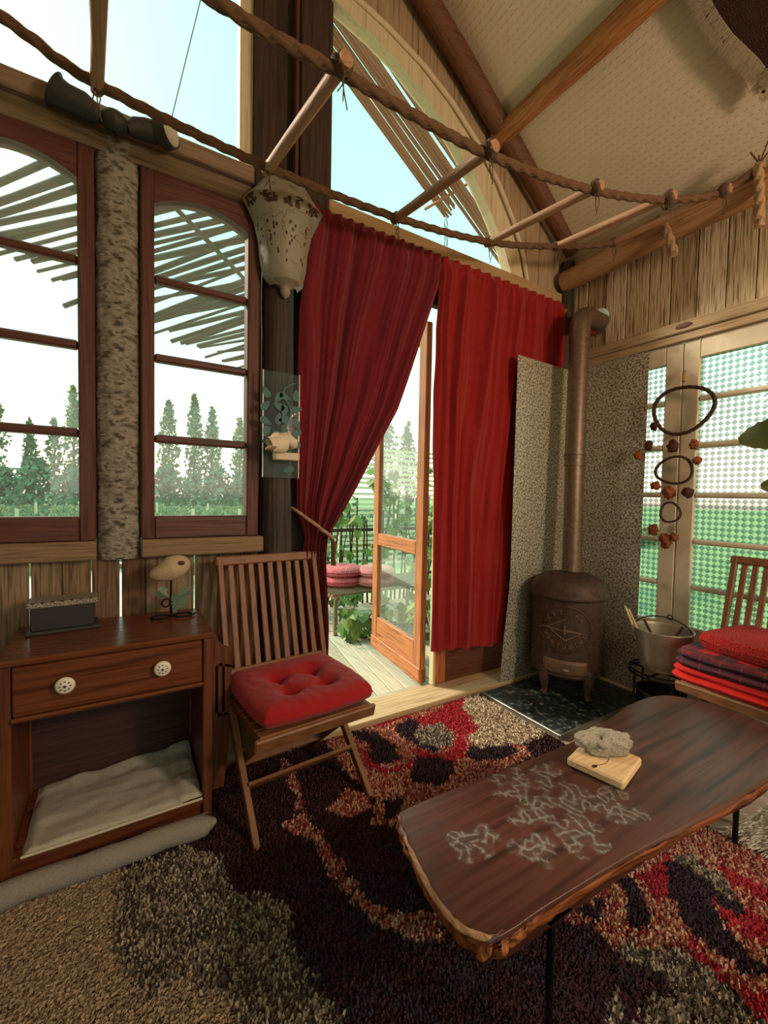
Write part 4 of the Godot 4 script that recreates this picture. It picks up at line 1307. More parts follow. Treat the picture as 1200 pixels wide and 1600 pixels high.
	b.grid(24, 16, func(u, w):
		var a: float = u * TAU
		var p := V(0.705, 1.60, -2.095).lerp(V(0.617, 1.588, -2.075), w)
		var r: float = lerpf(0.036, 0.030, w) * (1.0 + 0.16 * sin(w * PI))
		return p + V(sin(a) * 0.15 * r - 0.012 * w * cos(a), cos(a) * r * 1.15, sin(a) * r), false)
	part(sh, "mouth", b, mottled("shellclay", null, 6.0, 0.6))
	b = MB.new()
	b.blob(V(0.625, 1.572, -2.068), V(0.034, 0.012, 0.026), 14, 8, null, Basis(Vector3.FORWARD, -0.3))
	part(sh, "opening", b, plain(c8(150, 128, 100), 0.8))
	var bl := thing("white_block", "small white block shelf under the snail shell", "block", V(0.72, 1.52, -2.13))
	b = MB.new()
	b.box(V(0.718, 1.539, -2.13), V(0.125, 0.038, 0.06), Basis.IDENTITY, 0.004)
	part(bl, "slab", b, plain(c8(222, 210, 184), 0.8))
	# dark ornament lying on the window rail
	var rl := thing("rail_ornament", "dark green lumpy ornament with a cut end lying on the window rail", "ornament", V(0.0, 2.84, -2.2))
	var og := mottled("ornament", ntex(23, 0.03, [c8(34, 38, 36), c8(56, 62, 58), c8(44, 50, 46)]), 5.0, 0.6)
	b = MB.new()
	b.tube([V(-0.215, 2.905, -2.165), V(-0.205, 2.90, -2.165), V(-0.17, 2.89, -2.16), V(-0.12, 2.885, -2.16), V(-0.085, 2.872, -2.16), V(-0.062, 2.862, -2.16)], [0.066, 0.056, 0.048, 0.048, 0.04, 0.022], 18)
	part(rl, "tail_piece", b, og)
	b = MB.new()
	b.blob(V(-0.015, 2.872, -2.16), V(0.052, 0.043, 0.045), 18, 12)
	part(rl, "middle_ball", b, og)
	b = MB.new()
	b.tube([V(0.03, 2.865, -2.16), V(0.06, 2.88, -2.16), V(0.10, 2.89, -2.16), V(0.135, 2.895, -2.16), V(0.15, 2.897, -2.16)], [0.022, 0.038, 0.042, 0.042, 0.036], 18)
	part(rl, "head_piece", b, og)
	b = MB.new()
	b.tube([V(0.158, 2.898, -2.158), V(0.192, 2.90, -2.128)], [0.058, 0.058], 20)
	part(rl, "end_disc", b, og)
	b = MB.new()
	b.tube([V(0.1922, 2.90, -2.1278), V(0.1938, 2.90, -2.1264)], [0.05, 0.05], 20)
	part(rl, "cut_face", b, plain(c8(196, 190, 172), 0.8))

func cabinet() -> void:
	var o := thing("side_cabinet", "brown wooden side cabinet with one drawer and an open shelf", "cabinet", V(-0.015, 0, -2.0))
	var st := [c8(58, 30, 18), c8(98, 54, 32), c8(116, 66, 40), c8(80, 42, 25)]
	var wx := wood("cab", st, 0, 0.27, 3.0, 0.12)
	var wy := wood("cab", st, 1, 0.4, 3.0, 0.12)
	var b := MB.new()
	b.box(V(-0.015, 0.783, -2.0), V(0.67, 0.022, 0.43), Basis.IDENTITY, 0.006)
	part(o, "top", b, wx)
	for x in [-0.325, 0.295]:
		one_box(o, "side_panel", V(x, 0.43, -2.0), V(0.022, 0.68, 0.39), wy, 0.003)
		for z in [-1.812, -2.188]:
			one_box(o, "leg_post", V(x, 0.39, z), V(0.036, 0.77, 0.03), wy, 0.005)
	one_box(o, "back_panel", V(-0.015, 0.44, -2.195), V(0.60, 0.66, 0.012), wood("cabback", [c8(44, 24, 17), c8(70, 40, 28), c8(58, 32, 23)], 0, 0.7, 3.0), 0.0)
	one_box(o, "drawer_floor", V(-0.015, 0.585, -2.0), V(0.60, 0.016, 0.39), wx, 0.0)
	one_box(o, "shelf", V(-0.015, 0.113, -2.0), V(0.60, 0.022, 0.40), wx, 0.004)
	one_box(o, "lower_rail", V(-0.015, 0.075, -1.825), V(0.60, 0.05, 0.02), wx, 0.003)
	for h in [V(-0.12, 0.50, -2.187), V(0.05, 0.53, -2.187), V(0.17, 0.555, -2.187)]:
		b = MB.new()
		b.blob(h, V(0.012, 0.011, 0.003), 10, 6)
		part(o, "cable_hole", b, plain(c8(10, 8, 7), 0.9))
	one_box(o, "paper_tag", V(0.06, 0.44, -2.186), V(0.07, 0.012, 0.002), plain(c8(120, 92, 70), 0.8), 0.0)
	var d := one_box(o, "drawer", V(-0.015, 0.685, -1.802), V(0.575, 0.165, 0.02), wx, 0.004)
	one_box(o, "drawer_bead", V(-0.015, 0.592, -1.796), V(0.59, 0.016, 0.02), wx, 0.006)
	for kx in [-0.161, 0.132]:
		b = MB.new()
		b.lathe(V(kx, 0.69, -1.79), [Vector2(0.012, 0.0), Vector2(0.012, 0.012), Vector2(0.027, 0.014), Vector2(0.029, 0.02), Vector2(0.022, 0.026), Vector2(0.006, 0.028), Vector2(0.0, 0.030)], 20, Basis(Vector3.RIGHT, PI / 2))
		var kn := part(d, "knob", b, plain(c8(232, 226, 210), 0.25))
		b = MB.new()
		for q in 8:
			var a := TAU * q / 8.0
			b.blob(V(kx + cos(a) * 0.015, 0.69 + sin(a) * 0.015, -1.7635), V(0.004, 0.0025, 0.0012), 8, 6)
		b.blob(V(kx, 0.69, -1.7595), V(0.0045, 0.0045, 0.002), 8, 6)
		part(kn, "painted_flower", b, plain(c8(60, 56, 52), 0.5))
	# slotted rack on the right side
	var face := [PackedVector2Array([Vector2(0.306, 0.05), Vector2(0.350, 0.05), Vector2(0.350, 0.735), Vector2(0.332, 0.75), Vector2(0.306, 0.755)]),
		PackedVector2Array([Vector2(0.350, 0.60), Vector2(0.416, 0.58), Vector2(0.418, 0.635), Vector2(0.405, 0.67), Vector2(0.385, 0.68), Vector2(0.365, 0.70), Vector2(0.350, 0.735)]),
		PackedVector2Array([Vector2(0.361, 0.37), Vector2(0.378, 0.37), Vector2(0.378, 0.605), Vector2(0.361, 0.605)]),
		PackedVector2Array([Vector2(0.388, 0.37), Vector2(0.414, 0.37), Vector2(0.417, 0.59), Vector2(0.388, 0.60)]),
		PackedVector2Array([Vector2(0.350, 0.05), Vector2(0.386, 0.05), Vector2(0.402, 0.20), Vector2(0.414, 0.38), Vector2(0.350, 0.385)])]
	for zz in [-1.95, -2.17]:
		b = MB.new()
		for fp in face:
			b.prism(fp, zz - 0.008, zz + 0.008)
		part(o, "rack_end", b, wy)
	b = MB.new()
	b.bar(V(0.385, 0.06, -2.06), V(0.412, 0.58, -2.06), 0.205, 0.010, V(1, 0, 0), 0.002)
	part(o, "rack_side", b, wy)
	# towel on the shelf
	var tw := thing("towel", "folded pale towel spread on the open shelf of the cabinet", "towel", V(-0.01, 0.125, -2.0))
	b = MB.new()
	b.grid(48, 36, func(u, w):
		var ed: float = minf(minf(u, 1.0 - u), minf(w, 1.0 - w))
		var h: float = 0.018 * smoothstep(0.0, 0.04, ed) + 0.012 * wob.get_noise_2d(u * 260.0, w * 160.0) + 0.008 * wob.get_noise_2d(u * 120.0 + 50.0, w * 420.0)
		if u > 0.84:
			h += 0.014 * smoothstep(0.84, 0.87, u)
		var px: float = lerpf(-0.285, 0.275, u) + 0.008 * wob.get_noise_1d(w * 200.0)
		var pz: float = lerpf(-1.792, -2.185, w) + 0.012 * wob.get_noise_1d(u * 160.0 + 90.0)
		return V(px, 0.1255 + maxf(0.0, h) + 0.03 * smoothstep(0.75, 1.0, w) * u, pz), false)
	part(tw, "cloth", b, mottled("towel", ntex(14, 0.05, [c8(166, 160, 146), c8(200, 196, 182), c8(184, 178, 164)]), 7.0, 0.95, 0.0, 0.3, 0.15))
	b = MB.new()
	b.tube([V(-0.285, 0.13, -1.79), V(-0.1, 0.13, -1.788), V(0.1, 0.13, -1.79), V(0.275, 0.13, -1.79)], 0.005, 8)
	part(tw, "hem", b, plain(c8(206, 200, 180), 0.95))
	# grey cloth roll in front of the cabinet
	var rl := thing("draught_roll", "grey cloth draught roll lying on the floor along the cabinet", "draught roll", V(-0.1, 0, -1.765))
	b = MB.new()
	var pts := []
	var rad := []
	for k in 25:
		var t := k / 24.0
		pts.append(V(lerpf(-0.75, 0.32, t), 0.05 + 0.002 * sin(k * 1.3), -1.752 + 0.004 * sin(k * 0.9)))
		rad.append(0.04 * (sqrt(maxf(0.05, 1.0 - pow(maxf(0.0, (t - 0.95) / 0.05), 2.0))) if t > 0.95 else 1.0) + 0.0015 * sin(k * 2.1))
	b.tube(pts, rad, 18)
	part(rl, "cover", b, mottled("rollcloth", ntex(15, 0.06, [c8(126, 120, 110), c8(154, 148, 138), c8(140, 134, 122)]), 5.0, 0.95, 0.0, 0.2, 0.15))
	b = MB.new()
	b.tube([V(-0.75, 0.088, -1.757), V(0.29, 0.089, -1.757)], 0.003, 6)
	part(rl, "seam", b, plain(c8(110, 104, 96), 0.95))
	# box with patterned lid
	var bx := thing("trinket_box", "dark trinket box with a black and white lid on the cabinet", "box", V(-0.195, 0.795, -2.13))
	var bm := plain(c8(40, 36, 38), 0.5)
	b = MB.new()
	b.box(V(-0.195, 0.85, -2.13), V(0.205, 0.09, 0.11), Basis(Vector3.UP, 0.06), 0.004)
	part(bx, "body", b, bm)
	b = MB.new()
	b.box(V(-0.195, 0.80, -2.13), V(0.235, 0.012, 0.14), Basis(Vector3.UP, 0.06), 0.004)
	part(bx, "plinth", b, plain(c8(58, 60, 58), 0.5))
	b = MB.new()
	b.box(V(-0.195, 0.905, -2.13), V(0.228, 0.022, 0.13), Basis(Vector3.UP, 0.06), 0.006)
	var lid := part(bx, "lid", b, mottled("lidprint", ntex(19, 0.09, [[0.0, c8(30, 28, 28)], [0.46, c8(40, 36, 34)], [0.5, c8(222, 212, 192)], [0.7, c8(226, 218, 200)], [0.74, c8(70, 60, 54)], [1.0, c8(200, 190, 170)]], FastNoiseLite.TYPE_SIMPLEX, 2), 8.0, 0.5))
	for q in 7:
		b = MB.new()
		b.blob(V(-0.285 + 0.03 * q, 0.913, -2.066 - 0.002 * q), V(0.009, 0.006, 0.004), 10, 6)
		part(lid, "stud", b, plain(c8(34, 30, 28), 0.4))
	# mask on wire stand
	var mk := thing("clay_mask", "pale clay bird mask on a curled wire stand with green leaves", "ornament", V(0.19, 0.795, -2.1))
	b = MB.new()
	b.blob(V(0.195, 1.015, -2.09), V(0.075, 0.052, 0.05), 28, 18, func(d):
		var k := 1.0 - 0.25 * smoothstep(0.2, 0.9, d.y) * smoothstep(0.0, 1.0, -d.x)
		k += 0.28 * pow(maxf(0.0, -d.x), 4.0)
		k -= 0.14 * exp(-((d - V(0.55, 0.35, 0.75)).length_squared()) * 12.0)
		return k + 0.05 * exp(-((d - V(-0.1, -0.1, 1.0)).length_squared()) * 10.0), Basis(Vector3.FORWARD, -0.35))
	part(mk, "face", b, mottled("maskclay", ntex(29, 0.03, [c8(160, 142, 112), c8(190, 172, 140), c8(174, 156, 124)]), 5.0, 0.7))
	b = MB.new()
	b.blob(V(0.226, 1.04, -2.048), V(0.014, 0.010, 0.006), 12, 8)
	part(mk, "eye", b, plain(c8(66, 46, 36), 0.6))
	b = MB.new()
	b.tube([V(0.19, 0.965, -2.1), V(0.19, 0.80, -2.1)], 0.005, 8)
	for sp in [[V(0.15, 0.802, -2.09), 0.045, 0.0], [V(0.24, 0.802, -2.09), 0.045, 0.0], [V(0.17, 0.86, -2.09), 0.02, 1.0]]:
		var ring := []
		for q in 26:
			var a := TAU * q / 24.0
			var rr: float = sp[1] * (1.0 - 0.012 * q)
			ring.append(sp[0] + (V(cos(a) * rr, 0, sin(a) * rr * 0.8) if sp[2] == 0.0 else V(cos(a) * rr, sin(a) * rr, 0)))
		b.tube(ring, 0.004, 7)
	part(mk, "wire_stand", b, M.iron)
	for lf in [[V(0.225, 0.875, -2.085), 0.075, -0.4], [V(0.145, 0.915, -2.085), 0.05, 0.9], [V(0.255, 0.905, -2.09), 0.05, -1.0]]:
		b = MB.new()
		leaf_shape(b, lf[0], lf[1], Basis(Vector3(0, 0, 1), lf[2] + PI))
		part(mk, "metal_leaf", b, mottled("verdigris", ntex(33, 0.05, [c8(70, 92, 78), c8(110, 134, 112), c8(88, 104, 84)]), 8.0, 0.6, 0.3))

func folding_chair(label: String, at: Vector3, turn: float) -> Node3D:
	var o := thing("folding_chair", label, "chair", Vector3.ZERO, "slatted folding chairs")
	var m := StandardMaterial3D.new()
	if not noises.has("chairgrain"):
		noises["chairgrain"] = ntex(52, 0.022, chair_wood, FastNoiseLite.TYPE_SIMPLEX_SMOOTH, 5, 512, 12.0)
	m.albedo_texture = noises["chairgrain"]
	m.roughness = 0.5
	m.uv1_triplanar = true
	m.uv1_scale = V(6, 0.7, 6)
	var mx := m.duplicate()
	mx.uv1_scale = V(0.7, 6, 6)
	var mz := m.duplicate()
	mz.uv1_scale = V(6, 6, 0.7)
	var top := V(0, 1.025, -0.325)
	var low := V(0, 0.50, -0.185)
	var nrm := (top - low).cross(Vector3.RIGHT).normalized()
	for sd in [-1, 1]:
		var x: float = 0.245 * sd
		var b := MB.new()
		b.bar(V(x, 0.40, -0.155), V(x, 1.03, -0.327), 0.026, 0.034, nrm)
		part(o, "back_stile", b, m)
		b = MB.new()
		b.bar(V(x + 0.012 * sd, 0.0, 0.262), V(x, 0.43, -0.165), 0.026, 0.036, V(0, 0.5, 0.8))
		part(o, "front_leg", b, m)
		b = MB.new()
		b.bar(V(x - 0.035 * sd, 0.0, -0.27), V(x - 0.035 * sd, 0.40, 0.21), 0.024, 0.034, V(0, 0.5, -0.8))
		part(o, "rear_leg", b, m)
		b = MB.new()
		b.bar(V(x - 0.012 * sd, 0.405, -0.22), V(x - 0.012 * sd, 0.405, 0.25), 0.022, 0.04, V(0, 1, 0))
		part(o, "seat_rail", b, mz)
	var b2 := MB.new()
	b2.bar(V(-0.265, 1.02, -0.324), V(0.265, 1.02, -0.324), 0.045, 0.028, nrm, 0.005)
	part(o, "top_rail", b2, mx)
	b2 = MB.new()
	b2.bar(V(-0.235, 0.515, -0.186), V(0.235, 0.515, -0.186), 0.05, 0.024, nrm, 0.004)
	part(o, "lower_rail", b2, mx)
	for i in 9:
		var x := -0.196 + i * 0.049
		var b := MB.new()
		b.bar(V(x, 0.53, -0.19), V(x, 1.0, -0.318), 0.028, 0.013, nrm, 0.003)
		part(o, "back_slat", b, m)
	for i in 8:
		var z := -0.19 + i * 0.061
		var b := MB.new()
		b.box(V(0, 0.43, z), V(0.50, 0.014, 0.05), Basis.IDENTITY, 0.004)
		part(o, "seat_slat", b, mx)
	b2 = MB.new()
	b2.box(V(0, 0.405, 0.258), V(0.54, 0.055, 0.022), Basis(Vector3.RIGHT, 0.25), 0.006)
	part(o, "seat_apron", b2, mx)
	b2 = MB.new()
	b2.box(V(0, 0.165, 0.11), V(0.49, 0.045, 0.016), Basis(Vector3.RIGHT, 0.7), 0.003)
	part(o, "stretcher", b2, mx)
	b2 = MB.new()
	b2.box(V(0, 0.12, -0.125), V(0.42, 0.03, 0.016), Basis(Vector3.RIGHT, -0.8), 0.003)
	part(o, "stretcher", b2, mx)
	o.position = at
	o.rotation_degrees.y = turn
	return o

func seat_cushion(_chair: Node3D) -> void:
	var o := thing("seat_cushion", "tufted red seat cushion on the slatted chair", "cushion", Vector3.ZERO)
	var b := MB.new()
	var tufts := [Vector2(-0.085, -0.06), Vector2(0.085, -0.06), Vector2(-0.085, 0.09), Vector2(0.085, 0.09)]
	for sd in [1, -1]:
		b.grid(56, 56, func(u, w):
			var p := Vector2(u * 2.0 - 1.0, w * 2.0 - 1.0)
			var q := Vector2(p.x * sqrt(1.0 - 0.18 * p.y * p.y * absf(p.y)), p.y * sqrt(1.0 - 0.18 * p.x * p.x * absf(p.x)))
			var edge: float = maxf(absf(p.x), absf(p.y))
			var h: float = 0.05 * pow(maxf(0.0, 1.0 - pow(edge, 5.0)), 0.5)
			var xy := Vector2(q.x * 0.27, q.y * 0.255)
			if sd == 1:
				h *= 1.15
				for t in tufts:
					var d: float = (xy - t).length()
					h -= 0.042 * exp(-d * d * 600.0) + 0.012 * exp(-d * d * 90.0)
				for k in 4:
					var a: Vector2 = tufts[[0, 1, 3, 2][k]]
					var c: Vector2 = tufts[[1, 3, 2, 0][k]]
					var cp := Geometry2D.get_closest_point_to_segment(xy, a, c)
					var d2: float = xy.distance_squared_to(cp)
					h -= 0.013 * exp(-d2 * 2600.0)
				h += 0.004 * wob.get_noise_2d(xy.x * 1800.0, xy.y * 1800.0)
			return V(xy.x, 0.488 + h * sd, xy.y), sd == 1)
	var red := mottled("redcloth", ntex(35, 0.08, [c8(132, 12, 20), c8(168, 18, 28), c8(150, 14, 24)]), 6.0, 0.95, 0.0, 0.15, 0.2)
	red.rim_enabled = true
	red.rim = 0.3
	part(o, "pad", b, red)
	b = MB.new()
	for t in tufts:
		b.blob(V(t.x, 0.488, t.y), V(0.008, 0.005, 0.008), 10, 6)
	part(o, "tuft_stitches", b, plain(c8(90, 8, 14), 0.9))
	b = MB.new()
	for sd in [-1, 1]:
		b.tube(spline([V(0.22 * sd, 0.475, -0.235), V(0.245 * sd, 0.47, -0.215), V(0.25 * sd, 0.44, -0.19)], 4), 0.004, 6)
	part(o, "tie", b, plain(c8(120, 12, 20), 0.9))
	o.position = V(0.685, 0, -1.815)
	o.rotation_degrees.y = 4.0

# a folded blanket: stacked layers that turn over in a round fold
func blankets() -> void:
	var pl := Image.create(128, 128, false, Image.FORMAT_RGB8)
	for j in 128:
		for i in 128:
			var a := (i / 32) % 2
			var c := (j / 32) % 2
			var col := c8(176, 24, 26)
			if a == 1 and c == 1:
				col = c8(36, 34, 44)
			elif a != c:
				col = c8(104, 30, 38) if (i + j) % 3 else c8(60, 34, 44)
			if i % 32 in [15, 16] or j % 32 in [15, 16]:
				col = col.lerp(c8(190, 90, 96), 0.4)
			pl.set_pixel(i, j, col)
	var plaid := StandardMaterial3D.new()
	plaid.albedo_texture = ImageTexture.create_from_image(pl)
	plaid.roughness = 0.95
	plaid.uv1_triplanar = true
	plaid.uv1_world_triplanar = true
	plaid.uv1_scale = V(3.0, 3.0, 3.0)
	var red := mottled("blanketred", ntex(36, 0.09, [c8(168, 22, 20), c8(208, 36, 30), c8(188, 28, 24)]), 6.0, 0.95, 0.0, 0.4, 0.15)
	var knit := mottled("knit", ntex(37, 0.06, [[0.0, c8(90, 6, 10)], [0.40, c8(132, 10, 14)], [0.46, c8(196, 24, 24)], [0.58, c8(206, 34, 30)], [0.63, c8(232, 130, 96)], [0.68, c8(190, 22, 22)], [1.0, c8(150, 12, 14)]], FastNoiseLite.TYPE_SIMPLEX, 3), 6.0, 0.95, 0.0, 1.5, 0.10)
	var spec := [[V(2.70, 0.437, -0.80), 0.56, 0.62, 0.075, red, "plain red folded blanket at the bottom of the chair pile", 0.0], [V(2.70, 0.513, -0.79), 0.56, 0.62, 0.078, plaid, "black and red plaid folded blanket in the middle of the chair pile", 0.02], [V(2.73, 0.592, -0.72), 0.46, 0.60, 0.085, knit, "shaggy red knitted blanket on top of the chair pile", -0.16]]
	for s in spec:
		var at: Vector3 = s[0]
		var o := thing("folded_blanket", s[5], "blanket", at, "blankets on the chair")
		var layers := 1 if s[6] < 0.0 else 2
		for l in layers:
			var b := MB.new()
			var h: float = s[3] / layers
			var bs := Basis(Vector3.UP, s[6])
			for sd in [1, -1]:
				b.grid(40, 40, func(u, w):
					var p := Vector2(u * 2.0 - 1.0, w * 2.0 - 1.0)
					var e: float = pow(pow(absf(p.x), 7.0) + pow(absf(p.y), 7.0), 1.0 / 7.0)
					if e > 0.0:
						p *= maxf(absf(p.x), absf(p.y)) / e
						e = pow(pow(absf(p.x), 7.0) + pow(absf(p.y), 7.0), 1.0 / 7.0)
					var hh: float = h * 0.5 * sqrt(maxf(0.0, 1.0 - pow(clampf((e - 1.0 + 0.14 / layers) * layers / 0.14, 0.0, 1.0), 2.0)))
					var wav: float = 0.005 * wob.get_noise_2d(p.x * 160.0 + at.y * 900.0, p.y * 160.0 + l * 70.0)
					var shrink := 1.0 - 0.02 * l
					var k: float = 1.0 + 0.02 * wob.get_noise_2d(p.x * 120.0, p.y * 120.0 + at.y * 300.0)
					return at + bs * V(p.x * s[1] * 0.5 * shrink * k, h * (l + 0.5) + hh * sd + wav * (1.0 if l == 1 or sd == 1 else 0.0), p.y * s[2] * 0.5 * shrink * k), sd == 1)
			part(o, "layer", b, s[4])

func stove() -> void:
	var c := V(2.655, 0, -1.848)
	var f := V(-0.815, 0, 0.58).normalized()
	var rt := V(f.z, 0, -f.x)
	var face := Basis(rt, Vector3.UP, f)
	var o := thing("cast_iron_stove", "rusty brown round cast iron stove on a dark hearth plate", "stove", c)
	var rust := mottled("rust", ntex(44, 0.02, [c8(44, 32, 27), c8(72, 53, 44), c8(88, 67, 55), c8(56, 41, 34)], FastNoiseLite.TYPE_SIMPLEX_SMOOTH, 5, 512), 1.6, 0.6, 0.35, 0.15, 0.12)
	var b := MB.new()
	b.lathe(c, [Vector2(0.0, 0.168), Vector2(0.215, 0.17), Vector2(0.232, 0.18), Vector2(0.236, 0.20), Vector2(0.236, 0.45), Vector2(0.236, 0.695)], 48, face)
	part(o, "body", b, rust)
	b = MB.new()
	b.lathe(c, [Vector2(0.232, 0.685), Vector2(0.248, 0.69), Vector2(0.253, 0.70), Vector2(0.253, 0.712), Vector2(0.246, 0.722), Vector2(0.243, 0.745), Vector2(0.232, 0.775), Vector2(0.208, 0.805), Vector2(0.17, 0.825), Vector2(0.14, 0.832), Vector2(0.135, 0.838), Vector2(0.0, 0.84)], 48, face)
	part(o, "domed_lid", b, rust)
	b = MB.new()
	b.lathe(c, [Vector2(0.236, 0.186), Vector2(0.244, 0.19), Vector2(0.244, 0.20), Vector2(0.236, 0.206)], 48, face)
	part(o, "base_ring", b, rust)
	# on(a, y, r): point of the drum at angle a from its front
	var on := func(s: float, y: float, r: float) -> Vector3:
		var a := s / 0.236
		return c + (f * cos(a) + rt * sin(a)) * r + V(0, y, 0)
	var pale_rust := mottled("rustpale", ntex(45, 0.03, [c8(84, 64, 52), c8(126, 100, 80), c8(104, 80, 64)]), 3.0, 0.55, 0.3, 0.15, 0.12)
	# oval door plate
	b = MB.new()
	var cy := 0.505
	b.grid(40, 16, func(u, w):
		var th: float = u * TAU
		var k: float = w
		var rr: float = 0.236 + 0.006 * (1.0 - smoothstep(0.93, 1.0, k))
		return on.call(-0.02 + cos(th) * 0.165 * k, cy + sin(th) * 0.155 * k, rr), false)
	var door := part(o, "oval_door", b, rust)
	b = MB.new()
	var ring := []
	for q in 49:
		var th := TAU * q / 48.0
		ring.append(on.call(-0.02 + cos(th) * 0.158, cy + sin(th) * 0.148, 0.2425))
	b.tube(ring, 0.004, 8, false)
	part(door, "rim_bead", b, rust)
	# bow and arrow emblem
	b = MB.new()
	var line := func(s0: float, y0: float, s1: float, y1: float, r: float) -> void:
		var pts := []
		for q in 9:
			pts.append(on.call(lerpf(s0, s1, q / 8.0), cy + lerpf(y0, y1, q / 8.0), 0.2445))
		b.tube(pts, r, 7)
	line.call(-0.125, 0.005, -0.015, 0.07, 0.0045)
	line.call(-0.125, 0.005, -0.015, -0.07, 0.0045)
	line.call(0.075, -0.015, -0.015, -0.07, 0.005)
	line.call(0.075, -0.015, -0.02, 0.0, 0.0045)
	line.call(-0.165, 0.0, 0.06, -0.012, 0.006)
	line.call(-0.02, 0.028, -0.02, -0.028, 0.008)
	part(door, "emblem", b, pale_rust)  # paler than the drum: wear, plus a highlight put into the colour
	# raised lettering along the oval
	var font := SystemFont.new()
	font.font_names = PackedStringArray(["Droid Sans"])
	font.font_weight = 700
	var words := [["ESTUFA", 1.0], ["VENTURINI", -1.0]]
	for wd in words:
		var st := SurfaceTool.new()
		var txt: String = wd[0]
		for i in txt.length():
			var tm := TextMesh.new()
			tm.font = font
			tm.text = txt[i]
			tm.font_size = 24
			tm.pixel_size = 0.036 / 24.0
			tm.depth = 0.010
			var n := txt.length()
			var sp := 0.37 if n == 6 else 0.30
			var th: float = (PI / 2 - (i - (n - 1) / 2.0) * sp) if wd[1] > 0.0 else (-PI / 2 + (i - (n - 1) / 2.0) * sp)
			var s := -0.02 + cos(th) * 0.122
			var y := cy + sin(th) * 0.112
			var p: Vector3 = on.call(s, y, 0.2435)
			var a := s / 0.236
			var out := f * cos(a) + rt * sin(a)
			var tn := rt * cos(a) - f * sin(a)
			var tilt := th - PI / 2 if wd[1] > 0.0 else th + PI / 2
			st.append_from(tm, 0, Transform3D(Basis(tn, Vector3.UP, out) * Basis(Vector3(0, 0, 1), tilt), p - c))
		var mi := MeshInstance3D.new()
		mi.name = "lettering"
		mi.mesh = st.commit()
		mi.mesh.surface_set_material(0, pale_rust)  # letters paler for wear and for the light they catch, both in colour
		door.add_child(mi, true)
	# ash drawer
	b = MB.new()
	b.grid(20, 8, func(u, w):
		var e: float = minf(minf(u, 1.0 - u) * 4.0, minf(w, 1.0 - w))
		return on.call(lerpf(-0.155, 0.13, u), lerpf(0.205, 0.30, w), 0.237 + 0.012 * smoothstep(0.0, 0.12, e)), false)
	var ash := part(o, "ash_drawer", b, pale_rust)
	b = MB.new()
	b.blob(on.call(-0.005, 0.245, 0.256), V(0.022, 0.009, 0.014), 12, 8, null, face)
	part(ash, "knob", b, plain(c8(150, 128, 104), 0.5, 0.3))
	b = MB.new()
	b.tube([on.call(-0.175, cy, 0.24), on.call(-0.178, cy + 0.004, 0.275), on.call(-0.15, cy + 0.004, 0.285)], 0.007, 8)
	part(door, "latch", b, rust)
	for a in [-0.62, 0.62, 2.5, -2.5]:
		var d := f * cos(a) + rt * sin(a)
		b = MB.new()
		b.tube(spline([c + d * 0.20 + V(0, 0.235, 0), c + d * 0.225 + V(0, 0.19, 0), c + d * 0.232 + V(0, 0.13, 0), c + d * 0.222 + V(0, 0.075, 0), c + d * 0.245 + V(0, 0.046, 0)], 4), [0.03, 0.032, 0.034, 0.036, 0.036, 0.035, 0.034, 0.032, 0.029, 0.025, 0.022, 0.02, 0.019, 0.019, 0.02, 0.022, 0.025], 12)
		part(o, "leg", b, rust)
	# flue pipe
	var p := thing("flue_pipe", "tall grey stove pipe with elbow entering the board wall", "pipe", V(2.72, 0.84, -1.89))
	var tin := mottled("tin", ntex(46, 0.03, [c8(84, 71, 57), c8(130, 113, 93), c8(108, 92, 75), c8(142, 125, 104)], FastNoiseLite.TYPE_SIMPLEX_SMOOTH, 5), 2.2, 0.45, 0.55, 0.08, 0.1)
	b = MB.new()
	b.tube([V(2.715, 0.842, -1.875), V(2.735, 1.30, -1.89), V(2.75, 1.60, -1.905)], 0.063, 24)
	part(p, "lower_pipe", b, tin)
	b = MB.new()
	b.tube([V(2.75, 1.60, -1.905), V(2.772, 2.1, -1.92), V(2.79, 2.50, -1.93)], 0.066, 24)
	part(p, "upper_pipe", b, tin)
	b = MB.new()
	for y in [1.585, 1.635, 1.66]:
		b.tube([V(2.7495, y, -1.905), V(2.7505, y + 0.022, -1.905)], 0.07, 24)
	part(p, "collar", b, tin)
	b = MB.new()
	var el := spline([V(2.79, 2.47, -1.93), V(2.793, 2.54, -1.932), V(2.81, 2.615, -1.934), V(2.86, 2.66, -1.938), V(2.93, 2.675, -1.944)], 6)
	var er := []
	for q in el.size():
		er.append(0.069 + 0.0025 * (q % 2))
	b.tube(el, er, 24)
	part(p, "crimped_elbow", b, tin)
	b = MB.new()
	b.tube([V(2.92, 2.675, -1.944), V(3.056, 2.675, -1.95)], 0.064, 24)
	part(p, "wall_sleeve", b, tin)
	b = MB.new()
	b.tube([V(3.025, 2.675, -1.948), V(3.05, 2.675, -1.949)], 0.092, 28)
	part(p, "wall_ring", b, plain(c8(190, 184, 170), 0.25, 0.9))
	# hearth plate
	var h := thing("hearth_plate", "dark stained hearth plate with metal edge under the stove", "hearth", V(2.57, 0, -1.79))
	b = MB.new()
	b.box(V(2.57, 0.014, -1.79), V(0.93, 0.026, 0.60), Basis.IDENTITY, 0.003)
	part(h, "slate", b, mottled("slate", ntex(47, 0.022, [[0.0, c8(22, 26, 27)], [0.45, c8(38, 44, 44)], [0.62, c8(52, 60, 58)], [0.75, c8(96, 100, 92)], [0.85, c8(140, 138, 124)], [1.0, c8(60, 66, 62)]], FastNoiseLite.TYPE_SIMPLEX_SMOOTH, 5, 512, 20.0), 1.5, 0.3))
	b = MB.new()
	b.box(V(2.098, 0.014, -1.79), V(0.014, 0.03, 0.612), Basis.IDENTITY, 0.002)
